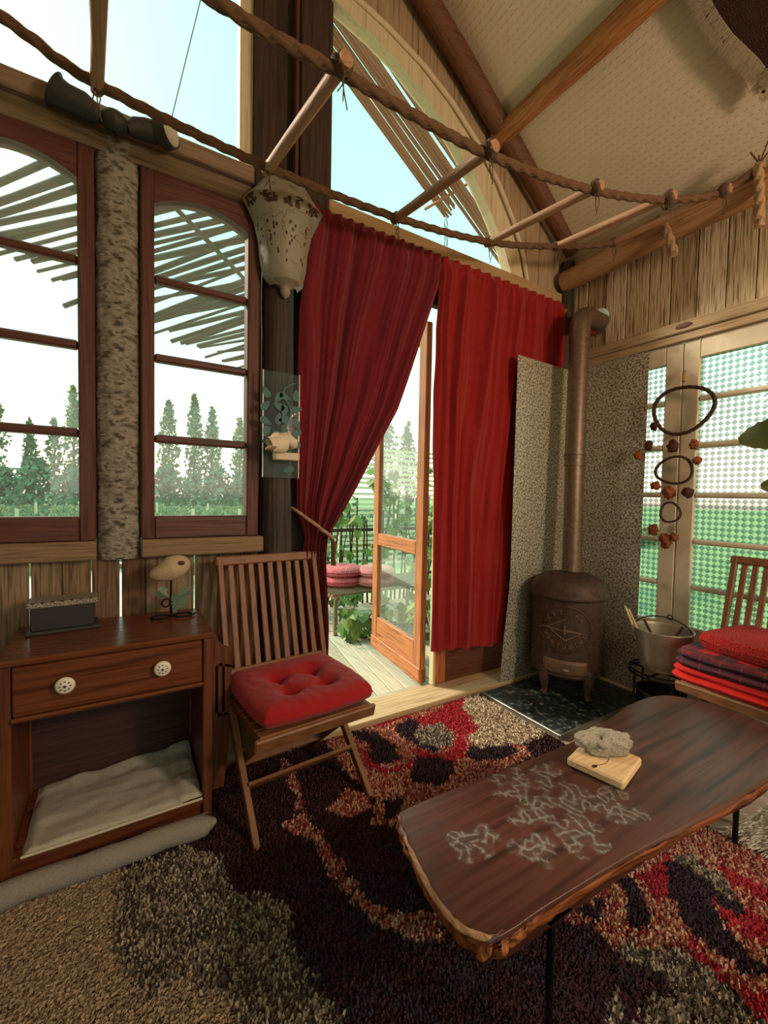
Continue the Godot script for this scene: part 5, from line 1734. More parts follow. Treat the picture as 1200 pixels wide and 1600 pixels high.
	b.box(V(2.57, 0.014, -1.482), V(0.95, 0.03, 0.014), Basis.IDENTITY, 0.002)
	part(h, "metal_edge", b, plain(c8(170, 168, 156), 0.3, 0.8))

func metal_sheets() -> void:
	var sp := ntex(48, 0.05, [[0.0, c8(98, 94, 80)], [0.34, c8(122, 118, 102)], [0.44, c8(180, 178, 160)], [0.58, c8(208, 206, 188)], [1.0, c8(222, 218, 202)]], FastNoiseLite.TYPE_SIMPLEX, 4, 512, 14.0)
	var zinc := mottled("zinc", sp, 1.9, 0.42, 0.4)
	var a := thing("metal_sheet", "galvanised metal sheet leaning before the red curtain", "metal sheet", V(2.65, 0.05, -2.1), "heat shield sheets")
	var b := MB.new()
	b.grid(20, 24, func(u, w):
		var y: float = lerpf(0.047, 2.345, w)
		return V(lerpf(lerpf(2.285, 2.35, smoothstep(0.0, 0.35, w)), 2.985, u), y, -2.105 + 0.012 * sin(u * 3.0 + w * 2.0) * w), false)
	b.grid(20, 24, func(u, w):
		var y: float = lerpf(0.047, 2.345, w)
		return V(lerpf(lerpf(2.285, 2.35, smoothstep(0.0, 0.35, w)), 2.985, u), y, -2.1065 + 0.012 * sin(u * 3.0 + w * 2.0) * w), true)
	part(a, "sheet", b, zinc)
	var c := thing("metal_sheet", "galvanised metal sheet screwed to the wall right of the stove pipe", "metal sheet", V(3.03, 0.05, -1.8), "heat shield sheets")
	b = MB.new()
	b.grid(20, 24, func(u, w):
		return V(3.037 + 0.006 * sin(u * 4.0 + w * 5.0), lerpf(0.05, 2.365, w), lerpf(-2.08, -1.575, u)), true)
	b.grid(20, 24, func(u, w):
		return V(3.0385 + 0.006 * sin(u * 4.0 + w * 5.0), lerpf(0.05, 2.365, w), lerpf(-2.08, -1.575, u)), false)
	part(c, "sheet", b, zinc)
	for y in [2.3, 1.95, 1.2, 0.4]:
		b = MB.new()
		b.blob(V(3.028, y, -1.592), V(0.004, 0.007, 0.007), 10, 6)
		part(c, "screw", b, plain(c8(200, 196, 180), 0.3, 0.9))
	var bs := structure("baseboard_right", "white painted skirting under the metal sheet and glass doors", "skirting")
	one_box(bs, "board", V(3.03, 0.02, -1.3), V(0.03, 0.04, 1.6), M.cream_paint, 0.004)

func bucket() -> void:
	var c := V(2.77, 0, -1.29)
	var st := thing("iron_stand", "black wire stand holding the metal bucket", "stand", c)
	for y in [0.315, 0.335]:
		var b := MB.new()
		var ring := []
		for q in 33:
			ring.append(c + V(cos(TAU * q / 32.0) * 0.165, y, sin(TAU * q / 32.0) * 0.165))
		b.tube(ring, 0.006, 8, false)
		part(st, "ring", b, M.iron)
	for k in 4:
		var a := k * PI / 2 + 0.5
		var b := MB.new()
		b.tube([c + V(cos(a) * 0.165, 0.335, sin(a) * 0.165), c + V(cos(a) * 0.165, 0.0, sin(a) * 0.165)], 0.0065, 8)
		part(st, "leg", b, M.iron)
	var b0 := MB.new()
	b0.tube([c + V(-0.165, 0.318, 0), c + V(0.165, 0.318, 0)], 0.006, 8)
	b0.tube([c + V(0, 0.318, -0.165), c + V(0, 0.318, 0.165)], 0.006, 8)
	part(st, "cross_bars", b0, M.iron)
	var pot := thing("black_pot", "small black pot standing under the wire stand", "pot", c)
	b0 = MB.new()
	b0.lathe(c, [Vector2(0.0, 0.0), Vector2(0.10, 0.002), Vector2(0.12, 0.02), Vector2(0.125, 0.2), Vector2(0.132, 0.205), Vector2(0.132, 0.215), Vector2(0.118, 0.215), Vector2(0.115, 0.06), Vector2(0.0, 0.05)], 28)
	part(pot, "wall", b0, plain(c8(22, 20, 20), 0.35, 0.2))
	var o := thing("metal_bucket", "grey metal bucket of kindling between stove and blanket chair", "bucket", c + V(0, 0.34, 0))
	var zn := mottled("bucketzinc", ntex(49, 0.03, [c8(128, 122, 106), c8(166, 160, 142), c8(150, 142, 124), c8(178, 172, 154)]), 2.6, 0.42, 0.5)
	b0 = MB.new()
	b0.lathe(c, [Vector2(0.0, 0.345), Vector2(0.10, 0.343), Vector2(0.108, 0.35), Vector2(0.12, 0.40), Vector2(0.155, 0.575), Vector2(0.159, 0.58), Vector2(0.159, 0.588), Vector2(0.152, 0.588), Vector2(0.148, 0.575), Vector2(0.115, 0.40), Vector2(0.10, 0.36), Vector2(0.0, 0.358)], 40)
	part(o, "pail", b0, zn)
	b0 = MB.new()
	var hp := []
	for q in 25:
		var a := PI * q / 24.0
		hp.append(c + V(0.03 * sin(a), 0.575 + 0.075 * sin(a), -cos(a) * 0.158))
	b0.tube(hp, 0.0035, 7)
	var loop := []
	for q in 17:
		loop.append(c + V(0.035, 0.655 + 0.014 * sin(TAU * q / 16.0), 0.02 + 0.014 * cos(TAU * q / 16.0)))
	b0.tube(loop, 0.003, 7, false)
	part(o, "wire_handle", b0, M.iron)
	b0 = MB.new()
	for z in [-0.15, 0.15]:
		b0.blob(c + V(0, 0.568, z * 1.03), V(0.016, 0.02, 0.006), 10, 8)
	part(o, "handle_ear", b0, zn)
	var sticks := [[V(-0.03, 0.36, -0.06), V(-0.115, 0.70, -0.17)], [V(0.0, 0.36, -0.05), V(-0.09, 0.68, -0.16)], [V(0.02, 0.37, 0.03), V(-0.02, 0.62, -0.10)], [V(-0.03, 0.37, -0.02), V(0.04, 0.615, 0.09)]]
	for i in 4:
		var k := thing("kindling_stick", ["long pale stick leaning out of the bucket, leftmost", "shorter pale stick leaning out of the bucket beside the longest", "thin brown twig in the middle of the bucket", "brown kindling piece at the right of the bucket"][i], "stick", c + sticks[i][0], "kindling in the bucket")
		part(k, "wood", log_mesh(c + sticks[i][0], c + sticks[i][1], 0.008, 0.007, 7, 0.03, i * 5.0), wood("pale", pale_wood, 1, 0.7, 3.0) if i < 2 else wood("dstick", [], 1, 0.8, 6.0))

func wicker_mobile() -> void:
	var o := thing("wicker_mobile", "hanging mobile of three twig rings with dried flowers on the white door", "mobile", V(3.0, 1.2, -1.37))
	var twig := wood("twig", [c8(40, 26, 20), c8(70, 46, 34), c8(54, 36, 27)], 1, 0.8, 9.0)
	var b := MB.new()
	b.tube([V(3.02, 2.17, -1.345), V(3.01, 2.10, -1.345)], 0.011, 10)
	part(o, "peg", b, wood("pale", pale_wood, 1, 0.7, 3.0, 0.25, c8(190, 170, 150)))
	for r in [[V(3.005, 1.925, -1.345), 0.17, 0.145, 0.008], [V(3.005, 1.547, -1.375), 0.107, 0.085, 0.006], [V(3.005, 1.278, -1.387), 0.058, 0.063, 0.005]]:
		b = MB.new()
		for s in 3:
			var ring := []
			for q in 49:
				var a := TAU * q / 48.0
				var w := V(0.008 * sin(a * 9.0 + s * 2.1), 0, 0)
				var k: float = 1.0 + 0.03 * cos(a * 9.0 + s * 2.1) + 0.05 * sin(a * 3.0 + r[1] * 40.0)
				ring.append(r[0] + w + V(0, sin(a) * r[2] * k, cos(a) * r[1] * k))
			b.tube(ring, r[3] * 1.0, 7, false)
		part(o, "twig_ring", b, twig)
	b = MB.new()
	for t in [[V(3.008, 2.09, -1.345), V(3.008, 1.63, -1.37)], [V(3.005, 1.80, -1.46), V(3.005, 1.63, -1.44)], [V(3.005, 1.79, -1.22), V(3.005, 1.60, -1.28)], [V(3.008, 1.47, -1.375), V(3.008, 1.34, -1.385)], [V(3.008, 1.22, -1.387), V(3.008, 1.12, -1.387)]]:
		b.tube(t, 0.0012, 5)
	part(o, "thread", b, plain(c8(170, 156, 130), 0.9))
	var fl := [[-1.595, 1.655, 0.03, 0], [-1.53, 1.715, 0.03, 1], [-1.385, 1.70, 0.038, 1], [-1.265, 1.70, 0.03, 0], [-1.245, 1.60, 0.026, 0], [-1.475, 1.45, 0.03, 0], [-1.395, 1.405, 0.04, 0], [-1.285, 1.405, 0.034, 1], [-1.475, 1.16, 0.034, 0], [-1.40, 1.095, 0.042, 0], [-1.35, 1.125, 0.026, 0], [-1.50, 1.84, 0.026, 1]]
	for e in fl:
		b = MB.new()
		var p := V(2.99, e[1], e[0])
		b.blob(p, V(0.018, e[2], e[2] * 0.85), 20, 14, func(d):
			return 1.0 + 0.55 * wob.get_noise_3d(d.x * 150.0 + e[0] * 900.0, d.y * 150.0, d.z * 150.0) + 0.45 * wob.get_noise_3d(d.x * 60.0, d.y * 60.0 + e[1] * 700.0, d.z * 60.0))
		part(o, "dried_flower", b, mottled("petal%d" % e[3], ntex(50 + e[3], 0.06, [c8(96, 46, 26), c8(150, 84, 48), c8(120, 62, 34)] if e[3] == 0 else [c8(48, 28, 22), c8(84, 44, 34), c8(64, 36, 28)]), 9.0, 0.85))
	b = MB.new()
	for q in 40:
		var a := q * 2.4
		var p := V(3.0, 1.17 + 0.015 * sin(q * 1.0), -1.39)
		b.tube([p, p + V(-0.02 * absf(cos(a)), 0.03 * sin(a * 0.7), 0.05 * cos(a * 1.3))], 0.0022, 4, false)
	part(o, "wool_tuft", b, plain(c8(196, 186, 164), 0.95))
	var lf := MB.new()

func rug() -> void:
	var x0 := -1.0
	var x1 := 2.075
	var z0 := -2.1
	var z1 := 0.6
	var ppm := 160.0
	var W := int((x1 - x0) * ppm)
	var H := int((z1 - z0) * ppm)
	var kind := PackedByteArray()
	kind.resize(W * H)
	for pg in RUG:
		var n: int = pg[1].size() / 2
		var ylo := 1e9
		var yhi := -1e9
		for i in n:
			ylo = minf(ylo, pg[1][2 * i + 1])
			yhi = maxf(yhi, pg[1][2 * i + 1])
		for j in range(maxi(0, int((ylo - z0) * ppm)), mini(H, int((yhi - z0) * ppm) + 1)):
			var z := z0 + (j + 0.5) / ppm
			var xs := []
			for i in n:
				var ax: float = pg[1][2 * i]
				var az: float = pg[1][2 * i + 1]
				var bx: float = pg[1][(2 * i + 2) % (2 * n)]
				var bz: float = pg[1][(2 * i + 3) % (2 * n)]
				if (az <= z) != (bz <= z):
					xs.append(ax + (z - az) / (bz - az) * (bx - ax))
			xs.sort()
			for q in range(0, xs.size() - 1, 2):
				for i in range(maxi(0, int((xs[q] - x0) * ppm)), mini(W, int((xs[q + 1] - x0) * ppm))):
					kind[j * W + i] = pg[0]
	# left of and behind what the photograph shows the beige field goes on
	for j in H:
		for i in W:
			var x := x0 + i / ppm
			var z := z0 + j / ppm
			if kind[j * W + i] == 0 and x < -0.02 and z > -1.9:
				kind[j * W + i] = 4
	var pal := [
		[Color(0.040, 0.013, 0.014), Color(0.055, 0.017, 0.018), Color(0.034, 0.014, 0.016), Color(0.07, 0.016, 0.02)],
		[Color(0.42, 0.028, 0.045), Color(0.50, 0.04, 0.055), Color(0.34, 0.02, 0.035)],
		[Color(0.52, 0.26, 0.17), Color(0.60, 0.36, 0.25), Color(0.34, 0.05, 0.05), Color(0.46, 0.16, 0.11), Color(0.20, 0.025, 0.03), Color(0.66, 0.45, 0.33)],
		[Color(0.36, 0.30, 0.22), Color(0.46, 0.40, 0.30), Color(0.11, 0.085, 0.07), Color(0.26, 0.21, 0.16), Color(0.08, 0.06, 0.05)],
		[Color(0.42, 0.31, 0.21), Color(0.46, 0.345, 0.24), Color(0.38, 0.28, 0.19)],
		[Color(0.040, 0.022, 0.030), Color(0.052, 0.028, 0.038), Color(0.030, 0.017, 0.024)],
		[Color(0.62, 0.53, 0.38), Color(0.54, 0.45, 0.32), Color(0.16, 0.10, 0.08), Color(0.68, 0.60, 0.45), Color(0.40, 0.32, 0.22)]]
	var look := func(x: float, z: float) -> int:
		var e := 0.018
		x += e * wob.get_noise_2d(x * 1600.0, z * 1600.0) * 1.4 + rng.randf_range(-0.006, 0.006)
		z += e * wob.get_noise_2d(x * 1600.0 + 900.0, z * 1600.0) * 1.4 + rng.randf_range(-0.006, 0.006)
		return kind[clampi(int((z - z0) * ppm), 0, H - 1) * W + clampi(int((x - x0) * ppm), 0, W - 1)]
	var o := thing("shag_rug", "shaggy rug with red, plum and cream vine pattern", "rug", V(0.55, 0, -0.75))
	var b := MB.new()
	b.box(V((x0 + x1) / 2, 0.006, (z0 + z1) / 2), V(x1 - x0, 0.01, z1 - z0), Basis.IDENTITY, 0.003)
	part(o, "backing", b, plain(c8(84, 56, 48), 0.95))
	# pile: short tufts coloured by the pattern
	var tuft := MB.new()
	for q in 3:
		var a := q * TAU / 3.0
		var c := q * TAU / 3.0 + TAU / 3.0
		tuft.tri(V(cos(a), 0, sin(a)) * 0.0062, V(cos(c), 0, sin(c)) * 0.0062, V(0.003 * cos(a), 0.016, 0.003 * sin(a)), V(cos(a + 1.05), 0.3, sin(a + 1.05)))
		tuft.tri(V(0.003 * cos(a), 0.016, 0.003 * sin(a)), V(cos(c), 0, sin(c)) * 0.0062, V(0.003 * cos(c), 0.016, 0.003 * sin(c)), V(cos(a + 1.05), 0.3, sin(a + 1.05)))
	var pm := plain(Color(1, 1, 1), 0.95)
	pm.vertex_color_use_as_albedo = true
	var mesh := tuft.mesh()
	mesh.surface_set_material(0, pm)
	var mm := MultiMesh.new()
	mm.transform_format = MultiMesh.TRANSFORM_3D
	mm.use_colors = true
	mm.mesh = mesh
	var step := 0.0078
	var nx := int((2.07 + 0.75) / step)
	var nz := int(2.4 / step)
	mm.instance_count = nx * nz
	var id := 0
	for j in nz:
		for i in nx:
			var x := -0.75 + i * step + rng.randf_range(-0.003, 0.003)
			var z := -2.095 + j * step + rng.randf_range(-0.003, 0.003)
			var k: int = look.call(x, z)
			var p: Array = pal[k]
			if k == 0 and z > -1.35 and wob.get_noise_2d(x * 700.0, z * 700.0) > 0.1:
				p = pal[5]
			var r := rng.randf()
			var s := rng.randf_range(0.7, 1.2)
			var sh := 0.35 if k == 4 else 1.0
			var bs := Basis.from_euler(V(rng.randf_range(-0.5, 0.5) * sh, r * TAU, rng.randf_range(-0.5, 0.5) * sh))\
				.scaled(V(1, s, 1) if k != 4 else V(1.5, 0.55 * s, 1.5))
			mm.set_instance_transform(id, Transform3D(bs, V(x, 0.009, z)))
			mm.set_instance_color(id, p[rng.randi() % p.size()])
			id += 1
	var mi := MultiMeshInstance3D.new()
	mi.name = "pile"
	mi.multimesh = mm
	mi.set_meta("kind", "stuff")
	o.add_child(mi)
	mi.position = -base_of[o]

func table() -> void:
	var o := thing("slab_table", "low dark wooden slab table with live edge and iron legs", "table", V(1.4, 0, -0.76))
	var ol := [Vector2(0.66, -0.965), Vector2(0.70, -0.988), Vector2(1.0, -0.978), Vector2(1.42, -0.965), Vector2(1.70, -0.99), Vector2(1.92, -1.015), Vector2(2.10, -1.005), Vector2(2.20, -0.95), Vector2(2.255, -0.82), Vector2(2.262, -0.70), Vector2(2.23, -0.60), Vector2(2.14, -0.535), Vector2(1.95, -0.508), Vector2(1.75, -0.505), Vector2(1.45, -0.53), Vector2(1.1, -0.565), Vector2(0.80, -0.585), Vector2(0.69, -0.588), Vector2(0.64, -0.60), Vector2(0.605, -0.65), Vector2(0.60, -0.72), Vector2(0.62, -0.84), Vector2(0.64, -0.92)]
	var n := ol.size()
	var fine := []
	for i in n:
		for k in 5:
			fine.append(ol[i].cubic_interpolate(ol[(i + 1) % n], ol[(i + n - 1) % n], ol[(i + 2) % n], k / 5.0))
	var cen := Vector2(1.42, -0.76)
	var m := fine.size()
	var b := MB.new()
	# rounded rim: rings from the top face down to the underside
	var rings := [[-0.45, 0.45], [-0.012, 0.45], [-0.004, 0.446], [0.0, 0.438], [0.004, 0.42], [-0.006, 0.40], [-0.022, 0.384], [-0.034, 0.378], [-0.3, 0.378]]
	for r in rings.size():
		for i in m + 1:
			var p: Vector2 = fine[i % m]
			var d := (cen - p)
			var inward: Vector2 = d.normalized()
			var amt: float = rings[r][0]
			var jag: float = 0.006 * wob.get_noise_2d((i % m) * 28.0, r * 60.0) if r > 2 and r < 8 else 0.0
			var q: Vector2 = p - inward * (-amt if absf(amt) < 0.2 else 0.0) * -1.0 * -1.0
			q = p + inward * (-amt)
			if absf(amt) > 0.2:
				q = cen.lerp(p, 0.02)
			q += inward * jag
			b._add(V(q.x, rings[r][1], q.y), Vector3.UP)
	for r in rings.size() - 1:
		if r in [3, 4, 5, 6]:
			continue
		for i in m:
			var a := r * (m + 1) + i
			b.ix.append_array([a, a + 1, a + m + 1, a + 1, a + m + 2, a + m + 1])
	# smooth normals
	var nn := PackedVector3Array()
	nn.resize(b.v.size())
	for t in range(0, b.ix.size(), 3):
		var w := (b.v[b.ix[t + 2]] - b.v[b.ix[t]]).cross(b.v[b.ix[t + 1]] - b.v[b.ix[t]])
		for q in 3:
			nn[b.ix[t + q]] += w
	var flip := 1.0 if nn[m + 5].y > 0.0 else -1.0
	if flip < 0.0:
		for t in range(0, b.ix.size(), 3):
			var s := b.ix[t + 1]
			b.ix[t + 1] = b.ix[t + 2]
			b.ix[t + 2] = s
	for q in nn.size():
		b.n[q] = (nn[q] * flip).normalized()
	var tm := wood("tabletop", [c8(44, 25, 21), c8(74, 44, 36), c8(92, 57, 46), c8(60, 34, 28)], 0, 0.34, 2.2, 0.06)
	part(o, "top", b, tm)
	var rim := func(i0: int, i1: int, y0: float, y1: float, o0: float, o1: float, rough: float) -> MB:
		var e := MB.new()
		e.grid(maxi(2, i1 - i0) * 2, 8, func(u, w):
			var fi: float = lerpf(i0, i1, u)
			var k := int(floor(fi))
			var p: Vector2 = fine[posmod(k, m)].lerp(fine[posmod(k + 1, m)], fi - k)
			var q: Vector2 = fine[posmod(k + 3, m)] - fine[posmod(k - 3, m)]
			var ou := Vector2(q.y, -q.x).normalized()
			if ou.dot(p - cen) < 0.0:
				ou = -ou
			var off: float = lerpf(o0, o1, w) + 0.012 * sin(w * PI) * (1.0 if rough > 0.005 else sin(u * PI)) + rough * wob.get_noise_2d(fi * 34.0, w * 160.0)
			return V(p.x + ou.x * off, lerpf(y0, y1, w), p.y + ou.y * off), false)
		return e
	part(o, "live_edge", rim.call(0, m, 0.378, 0.440, -0.034, 0.0, 0.012), wood("liveedge", [c8(74, 36, 20), c8(128, 68, 38), c8(154, 88, 50), c8(98, 50, 28)], 0, 0.45, 4.0, 0.5))
	part(o, "split_corner", rim.call(82, 92, 0.383, 0.436, -0.028, 0.001, 0.022), wood("split", [c8(110, 58, 26), c8(176, 106, 56), c8(140, 78, 38)], 1, 0.7, 8.0, 0.6))
	part(o, "worn_edge", rim.call(86, 112, 0.434, 0.4512, -0.0085, -0.006, 0.004), wood("worn", [c8(104, 70, 48), c8(196, 164, 128), c8(150, 112, 80), c8(206, 178, 142)], 2, 0.6, 9.0))
	# worn pale patches in the varnish: crackled flakes lying on the wood
	var crk := FastNoiseLite.new()
	crk.seed = 8
	crk.noise_type = FastNoiseLite.TYPE_SIMPLEX
	crk.fractal_type = FastNoiseLite.FRACTAL_RIDGED
	crk.fractal_octaves = 3
	crk.frequency = 0.032
	var img := Image.create(640, 256, false, Image.FORMAT_RGBA8)
	img.fill(Color(0.68, 0.69, 0.65, 0.0))
	var spots := [[0.78, -0.80, 0.09], [1.0, -0.80, 0.12], [1.06, -0.90, 0.11], [1.18, -0.88, 0.10], [1.16, -0.76, 0.12], [0.92, -0.70, 0.10], [1.05, -0.68, 0.12], [1.22, -0.66, 0.10], [1.3, -0.72, 0.08]]
	for j in 256:
		for i in 640:
			var x := 0.65 + i / 640.0 * 1.0
			var z := -0.97 + j / 256.0 * 0.4
			var k := 0.0
			for s in spots:
				k = maxf(k, 1.0 - Vector2(x - s[0], (z - s[1]) * 1.5).length() / s[2])
			if k <= 0.0:
				continue
			var e := crk.get_noise_2d(x * 640.0, z * 640.0)
			var patch := smoothstep(0.1, 0.6, k + 0.9 * wob.get_noise_2d(x * 1100.0 + 70.0, z * 1100.0))
			img.set_pixel(i, j, Color(0.68, 0.69, 0.65, clampf(0.07 * patch + smoothstep(-0.2, 0.9, e) * patch * 0.5, 0.0, 0.5)))
	var sm := StandardMaterial3D.new()
	sm.albedo_texture = ImageTexture.create_from_image(img)
	sm.transparency = BaseMaterial3D.TRANSPARENCY_ALPHA
	sm.roughness = 0.7
	b = MB.new()
	b.quad(V(0.65, 0.4506, -0.57), V(1.65, 0.4506, -0.57), V(1.65, 0.4506, -0.97), V(0.65, 0.4506, -0.97), Vector3.UP)
	part(o, "flaked_varnish", b, sm)
	for lg in [V(0.87, 0, -0.62), V(0.87, 0, -0.93), V(2.045, 0, -0.66), V(2.045, 0, -0.93)]:
		b = MB.new()
		var pts := []
		for q in 30:
			pts.append(lg + V(0, 0.379 - 0.372 * q / 29.0, 0))
		b.tube(pts, 0.0095, 10, true, 4, 40.0, 0.15)
		var ring := []
		for q in 25:
			var a := TAU * q / 24.0
			ring.append(lg + V(0.016 + 0.016 * cos(a + PI), 0.021 + 0.016 * sin(a), 0.004))
		b.tube(ring, 0.0045, 8, false)
		b.box(lg + V(0, 0.375, 0), V(0.08, 0.006, 0.05))
		part(o, "iron_leg", b, M.iron)
	# board and stone
	var bd := thing("wooden_board", "small pale wooden board lying on the slab table", "board", V(1.39, 0.451, -0.81))
	b = MB.new()
	b.box(V(1.392, 0.4665, -0.812), V(0.19, 0.029, 0.175), Basis(Vector3.UP, 0.22), 0.006)
	part(bd, "plank", b, wood("newpine", [c8(196, 158, 108), c8(226, 194, 146), c8(234, 206, 162), c8(206, 170, 120)], 0, 0.65, 5.0, 0.1))
	b = MB.new()
	b.blob(V(1.316, 0.4815, -0.80), V(0.012, 0.0012, 0.007), 10, 6)
	b.tube(spline([V(1.327, 0.4816, -0.80), V(1.36, 0.4816, -0.79), V(1.40, 0.4816, -0.80)], 4), 0.0008, 5)
	part(bd, "knot", b, plain(c8(60, 40, 26), 0.8))
	var sn := thing("hollow_stone", "rough grey stone with a hollow on the pale board", "stone", V(1.42, 0.4815, -0.83))
	b = MB.new()
	b.blob(V(1.425, 0.512, -0.835), V(0.09, 0.042, 0.052), 44, 26, func(d):
		var k: float = 1.0 + 0.30 * wob.get_noise_3d(d.x * 130.0, d.y * 130.0, d.z * 130.0) + 0.12 * wob.get_noise_3d(d.x * 480.0, d.y * 480.0, d.z * 480.0)
		k -= 0.85 * exp(-((d - V(-0.35, 0.85, 0.25)).length_squared()) * 6.5)
		k += 0.22 * exp(-((d - V(-0.85, 0.5, 0.0)).length_squared()) * 6.0)
		return k if d.y > -0.75 else minf(k, 0.75 / maxf(0.01, -d.y)), Basis(Vector3.UP, -0.55))
	part(sn, "rock", b, mottled("stone", ntex(58, 0.06, [c8(104, 98, 84), c8(168, 162, 144), c8(200, 194, 176), c8(136, 128, 112)], FastNoiseLite.TYPE_SIMPLEX, 5), 7.0, 0.9, 0.0, 0.6, 0.15))

func sheepskin_stool() -> void:
	var o := thing("low_bench", "low wooden bench at the right edge behind the table", "bench", V(2.45, 0, -0.3))
	var m := wood("benchw", [c8(150, 104, 60), c8(196, 146, 94), c8(212, 166, 114), c8(170, 122, 74)], 2, 0.6, 4.0, 0.2)
	var b := MB.new()
	b.box(V(2.20, 0.335, -0.13), V(0.045, 0.05, 0.76), Basis.IDENTITY, 0.005)
	part(o, "front_rail", b, m)
	for x in [2.32, 2.44, 2.56, 2.68, 2.80]:
		one_box(o, "seat_slat", V(x, 0.345, -0.13), V(0.10, 0.025, 0.72), m, 0.004)
	for x in [2.21, 2.83]:
		for z in [-0.46, 0.2]:
			one_box(o, "leg", V(x, 0.16, z), V(0.045, 0.32, 0.045), m, 0.005)
	var s := thing("sheepskin", "shaggy white sheepskin hanging over the low bench", "sheepskin", V(2.2, 0.1, -0.3))
	var fn := func(u: float, w: float) -> Vector3:
		# across the seat, over the front edge and down to the floor, spreading at the foot
		var z: float = lerpf(-0.47, 0.16, u) + 0.02 * sin(w * 9.0)
		var l: float = w
		var x := 2.75
		var y := 0.366
		if l < 0.5:
			x = lerpf(2.75, 2.17, l / 0.5)
			y = 0.372 + 0.006 * sin(u * 9.0)
		else:
			var t: float = (l - 0.5) / 0.5
			x = 2.165 - 0.10 * t * t + 0.015 * sin(u * 11.0)
			y = lerpf(0.37, 0.03, t)
			z -= (1.0 - u) * 0.24 * t
		return V(x, y, z)
	b = MB.new()
	b.grid(40, 50, fn, true)
	part(s, "hide", b, plain(c8(206, 192, 166), 0.95))
	b = MB.new()
	for i in 9000:
		var u := rng.randf()
		var w := rng.randf()
		var p: Vector3 = fn.call(u, w)
		var d: Vector3 = (fn.call(u, minf(1.0, w + 0.03)) - fn.call(u, maxf(0.0, w - 0.03))).normalized()
		var up := V(-0.6, 0.5, -0.2)
		var k := Vector3(rng.randf_range(-1, 1), rng.randf_range(-1, 1), rng.randf_range(-1, 1)) * 0.3
		var L := rng.randf_range(0.03, 0.06)
		var tip := p + (d * 0.8 + up * 0.5 + k).normalized() * L
		tip.y = maxf(tip.y, 0.012)
		var side := d.cross(up).normalized() * 0.0032
		var mid := p.lerp(tip, 0.5) + up * 0.006
		var sh := rng.randf_range(0.62, 0.88)
		b.color = Color(sh, sh * 0.90, sh * 0.74)
		b.tri(p - side, p + side, mid + side * 0.8)
		b.tri(mid - side * 0.8, mid + side * 0.8, tip)
	var wm := plain(Color(1, 1, 1), 0.9)
	wm.vertex_color_use_as_albedo = true
	var fur := part(s, "wool", b, wm)
	fur.set_meta("kind", "stuff")

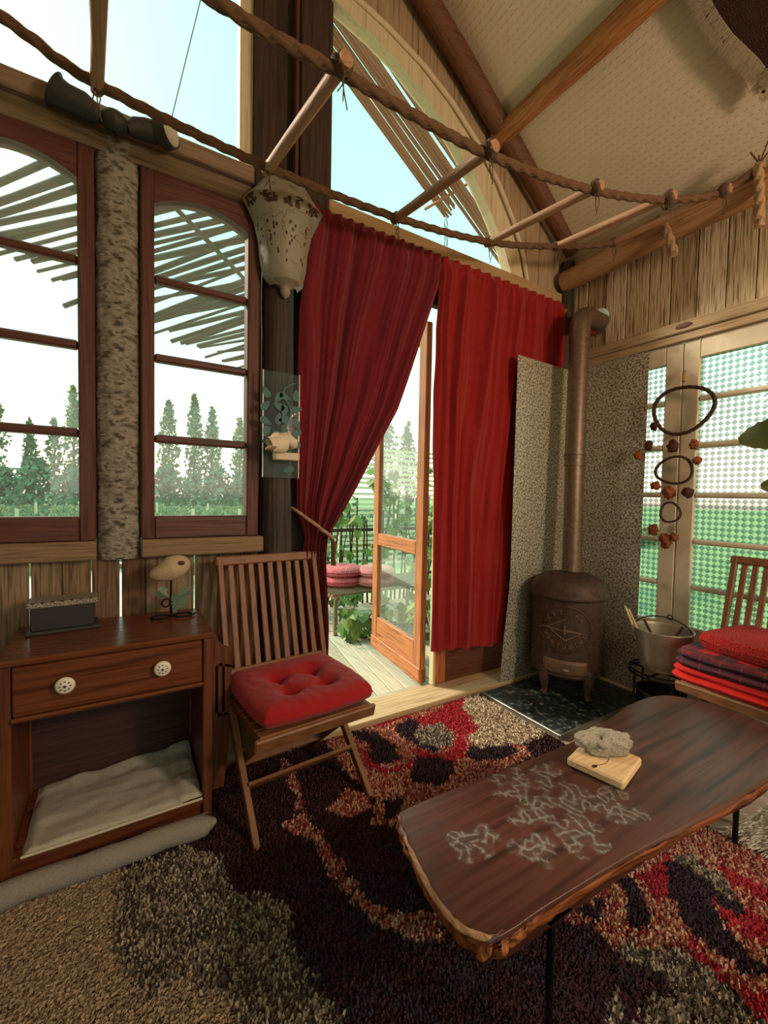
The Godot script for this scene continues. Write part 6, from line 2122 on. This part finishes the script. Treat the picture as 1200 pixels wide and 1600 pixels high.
func hide_and_plant() -> void:
	var o := thing("hanging_hide", "brown animal hide with pale fringe fixed under the ceiling", "hide", V(2.4, 3.6, -0.7))
	var ol := [Vector2(2.20, -1.07), Vector2(2.32, -1.05), Vector2(2.41, -1.03), Vector2(2.50, -1.0), Vector2(2.56, -0.97), Vector2(2.62, -0.94), Vector2(2.66, -0.925), Vector2(2.715, -0.925), Vector2(2.72, -0.90), Vector2(2.67, -0.86), Vector2(2.68, -0.70), Vector2(2.62, -0.45), Vector2(2.45, -0.2), Vector2(1.9, -0.2), Vector2(1.75, -0.6), Vector2(1.95, -0.95)]
	var b := MB.new()
	var poly := PackedVector2Array(ol)
	var xf := Transform3D(Basis(V(1, -0.8, 0), V(0, 0, 1), V(0.8, 1, 0) * 0.02), V(0, 5.56, 0))
	b.prism(poly, -0.4, 0.4, xf)
	var hm := mottled("hidefur", ntex(63, 0.03, [c8(34, 16, 10), c8(62, 32, 20), c8(48, 24, 15), c8(84, 50, 32)], FastNoiseLite.TYPE_SIMPLEX, 5), 5.0, 0.95, 0.0, 0.8, 0.1)
	part(o, "skin", b, hm)
	b = MB.new()
	for i in 9:
		var p: Vector2 = ol[i]
		var q: Vector2 = ol[i + 1]
		for k in 90:
			var r := p.lerp(q, rng.randf())
			var at := xf * V(r.x, r.y, -0.4)
			var ou := (Vector2(q.y - p.y, -(q.x - p.x))).normalized() * 0.03
			if ou.dot(r - Vector2(2.3, -0.6)) < 0.0:
				ou = -ou
			var tip := xf * V(r.x + ou.x + rng.randf_range(-0.012, 0.012), r.y + ou.y + rng.randf_range(-0.012, 0.012), -0.5)
			var root := xf * V(r.x - ou.x * 1.4, r.y - ou.y * 1.4, -0.55)
			var sd := Vector3(q.x - p.x, 0, q.y - p.y).normalized() * 0.002
			var sh := rng.randf_range(0.32, 0.6)
			b.color = Color(sh, sh * 0.84, sh * 0.6)
			b.tri(root - sd, root + sd, tip)
			b.tri(at - sd, at + sd, tip)
	var wm := plain(Color(1, 1, 1), 0.9)
	wm.vertex_color_use_as_albedo = true
	var fr := part(o, "fringe", b, wm)
	fr.set_meta("kind", "stuff")
	b = MB.new()
	b.blob(V(2.715, 3.385, -0.912), V(0.014, 0.014, 0.014), 12, 8)
	part(o, "fixing_knob", b, plain(c8(20, 12, 9), 0.5))
	# broad leaved plant whose leaves reach into the picture from the right
	var p0 := V(2.62, 0.0, 0.48)
	var pl := thing("potted_plant", "broad leaved pot plant reaching in from the right edge", "plant", p0)
	b = MB.new()
	b.lathe(p0, [Vector2(0.0, 0.0), Vector2(0.12, 0.0), Vector2(0.135, 0.02), Vector2(0.17, 0.26), Vector2(0.18, 0.265), Vector2(0.18, 0.29), Vector2(0.165, 0.29), Vector2(0.155, 0.25), Vector2(0.0, 0.25)], 30)
	part(pl, "pot", b, plain(c8(150, 82, 56), 0.8))
	var lm := plain(c8(62, 76, 28), 0.5)
	lm.backlight = c8(70, 90, 24)
	var tips := [[V(2.2, 1.605, -0.765), V(2.26, 1.66, -0.56), 0.062], [V(2.2, 1.415, -0.685), V(2.26, 1.44, -0.50), 0.05], [V(2.5, 1.75, -0.2), V(2.55, 1.8, 0.05), 0.07], [V(2.3, 1.2, -0.1), V(2.4, 1.25, 0.1), 0.07]]
	for t in tips:
		var st := MB.new()
		st.tube(spline([p0 + V(0, 0.25, 0), p0 + V(0, 0.9, -0.05), t[1] + V(0.08, -0.1, 0.12), t[1]], 6), 0.007, 8)
		part(pl, "stem", st, plain(c8(90, 92, 44), 0.6))
		st = MB.new()
		var ax: Vector3 = (t[0] - t[1])
		var sidev := ax.normalized().cross(V(-0.9, 0.1, 0.4).normalized()).normalized()
		var nrm := sidev.cross(ax.normalized())
		st.grid(10, 18, func(u, w):
			var k: float = (u - 0.5) * 2.0
			var half: float = t[2] * pow(sin(PI * clampf(w * 0.94 + 0.03, 0.0, 1.0)), 0.7) * (1.0 + 0.06 * sin(w * 40.0) * absf(k))
			return t[1] + ax * w + sidev * k * half + nrm * (0.012 * absf(k) - 0.02 * sin(w * PI)), false)
		part(pl, "leaf", st, lm)
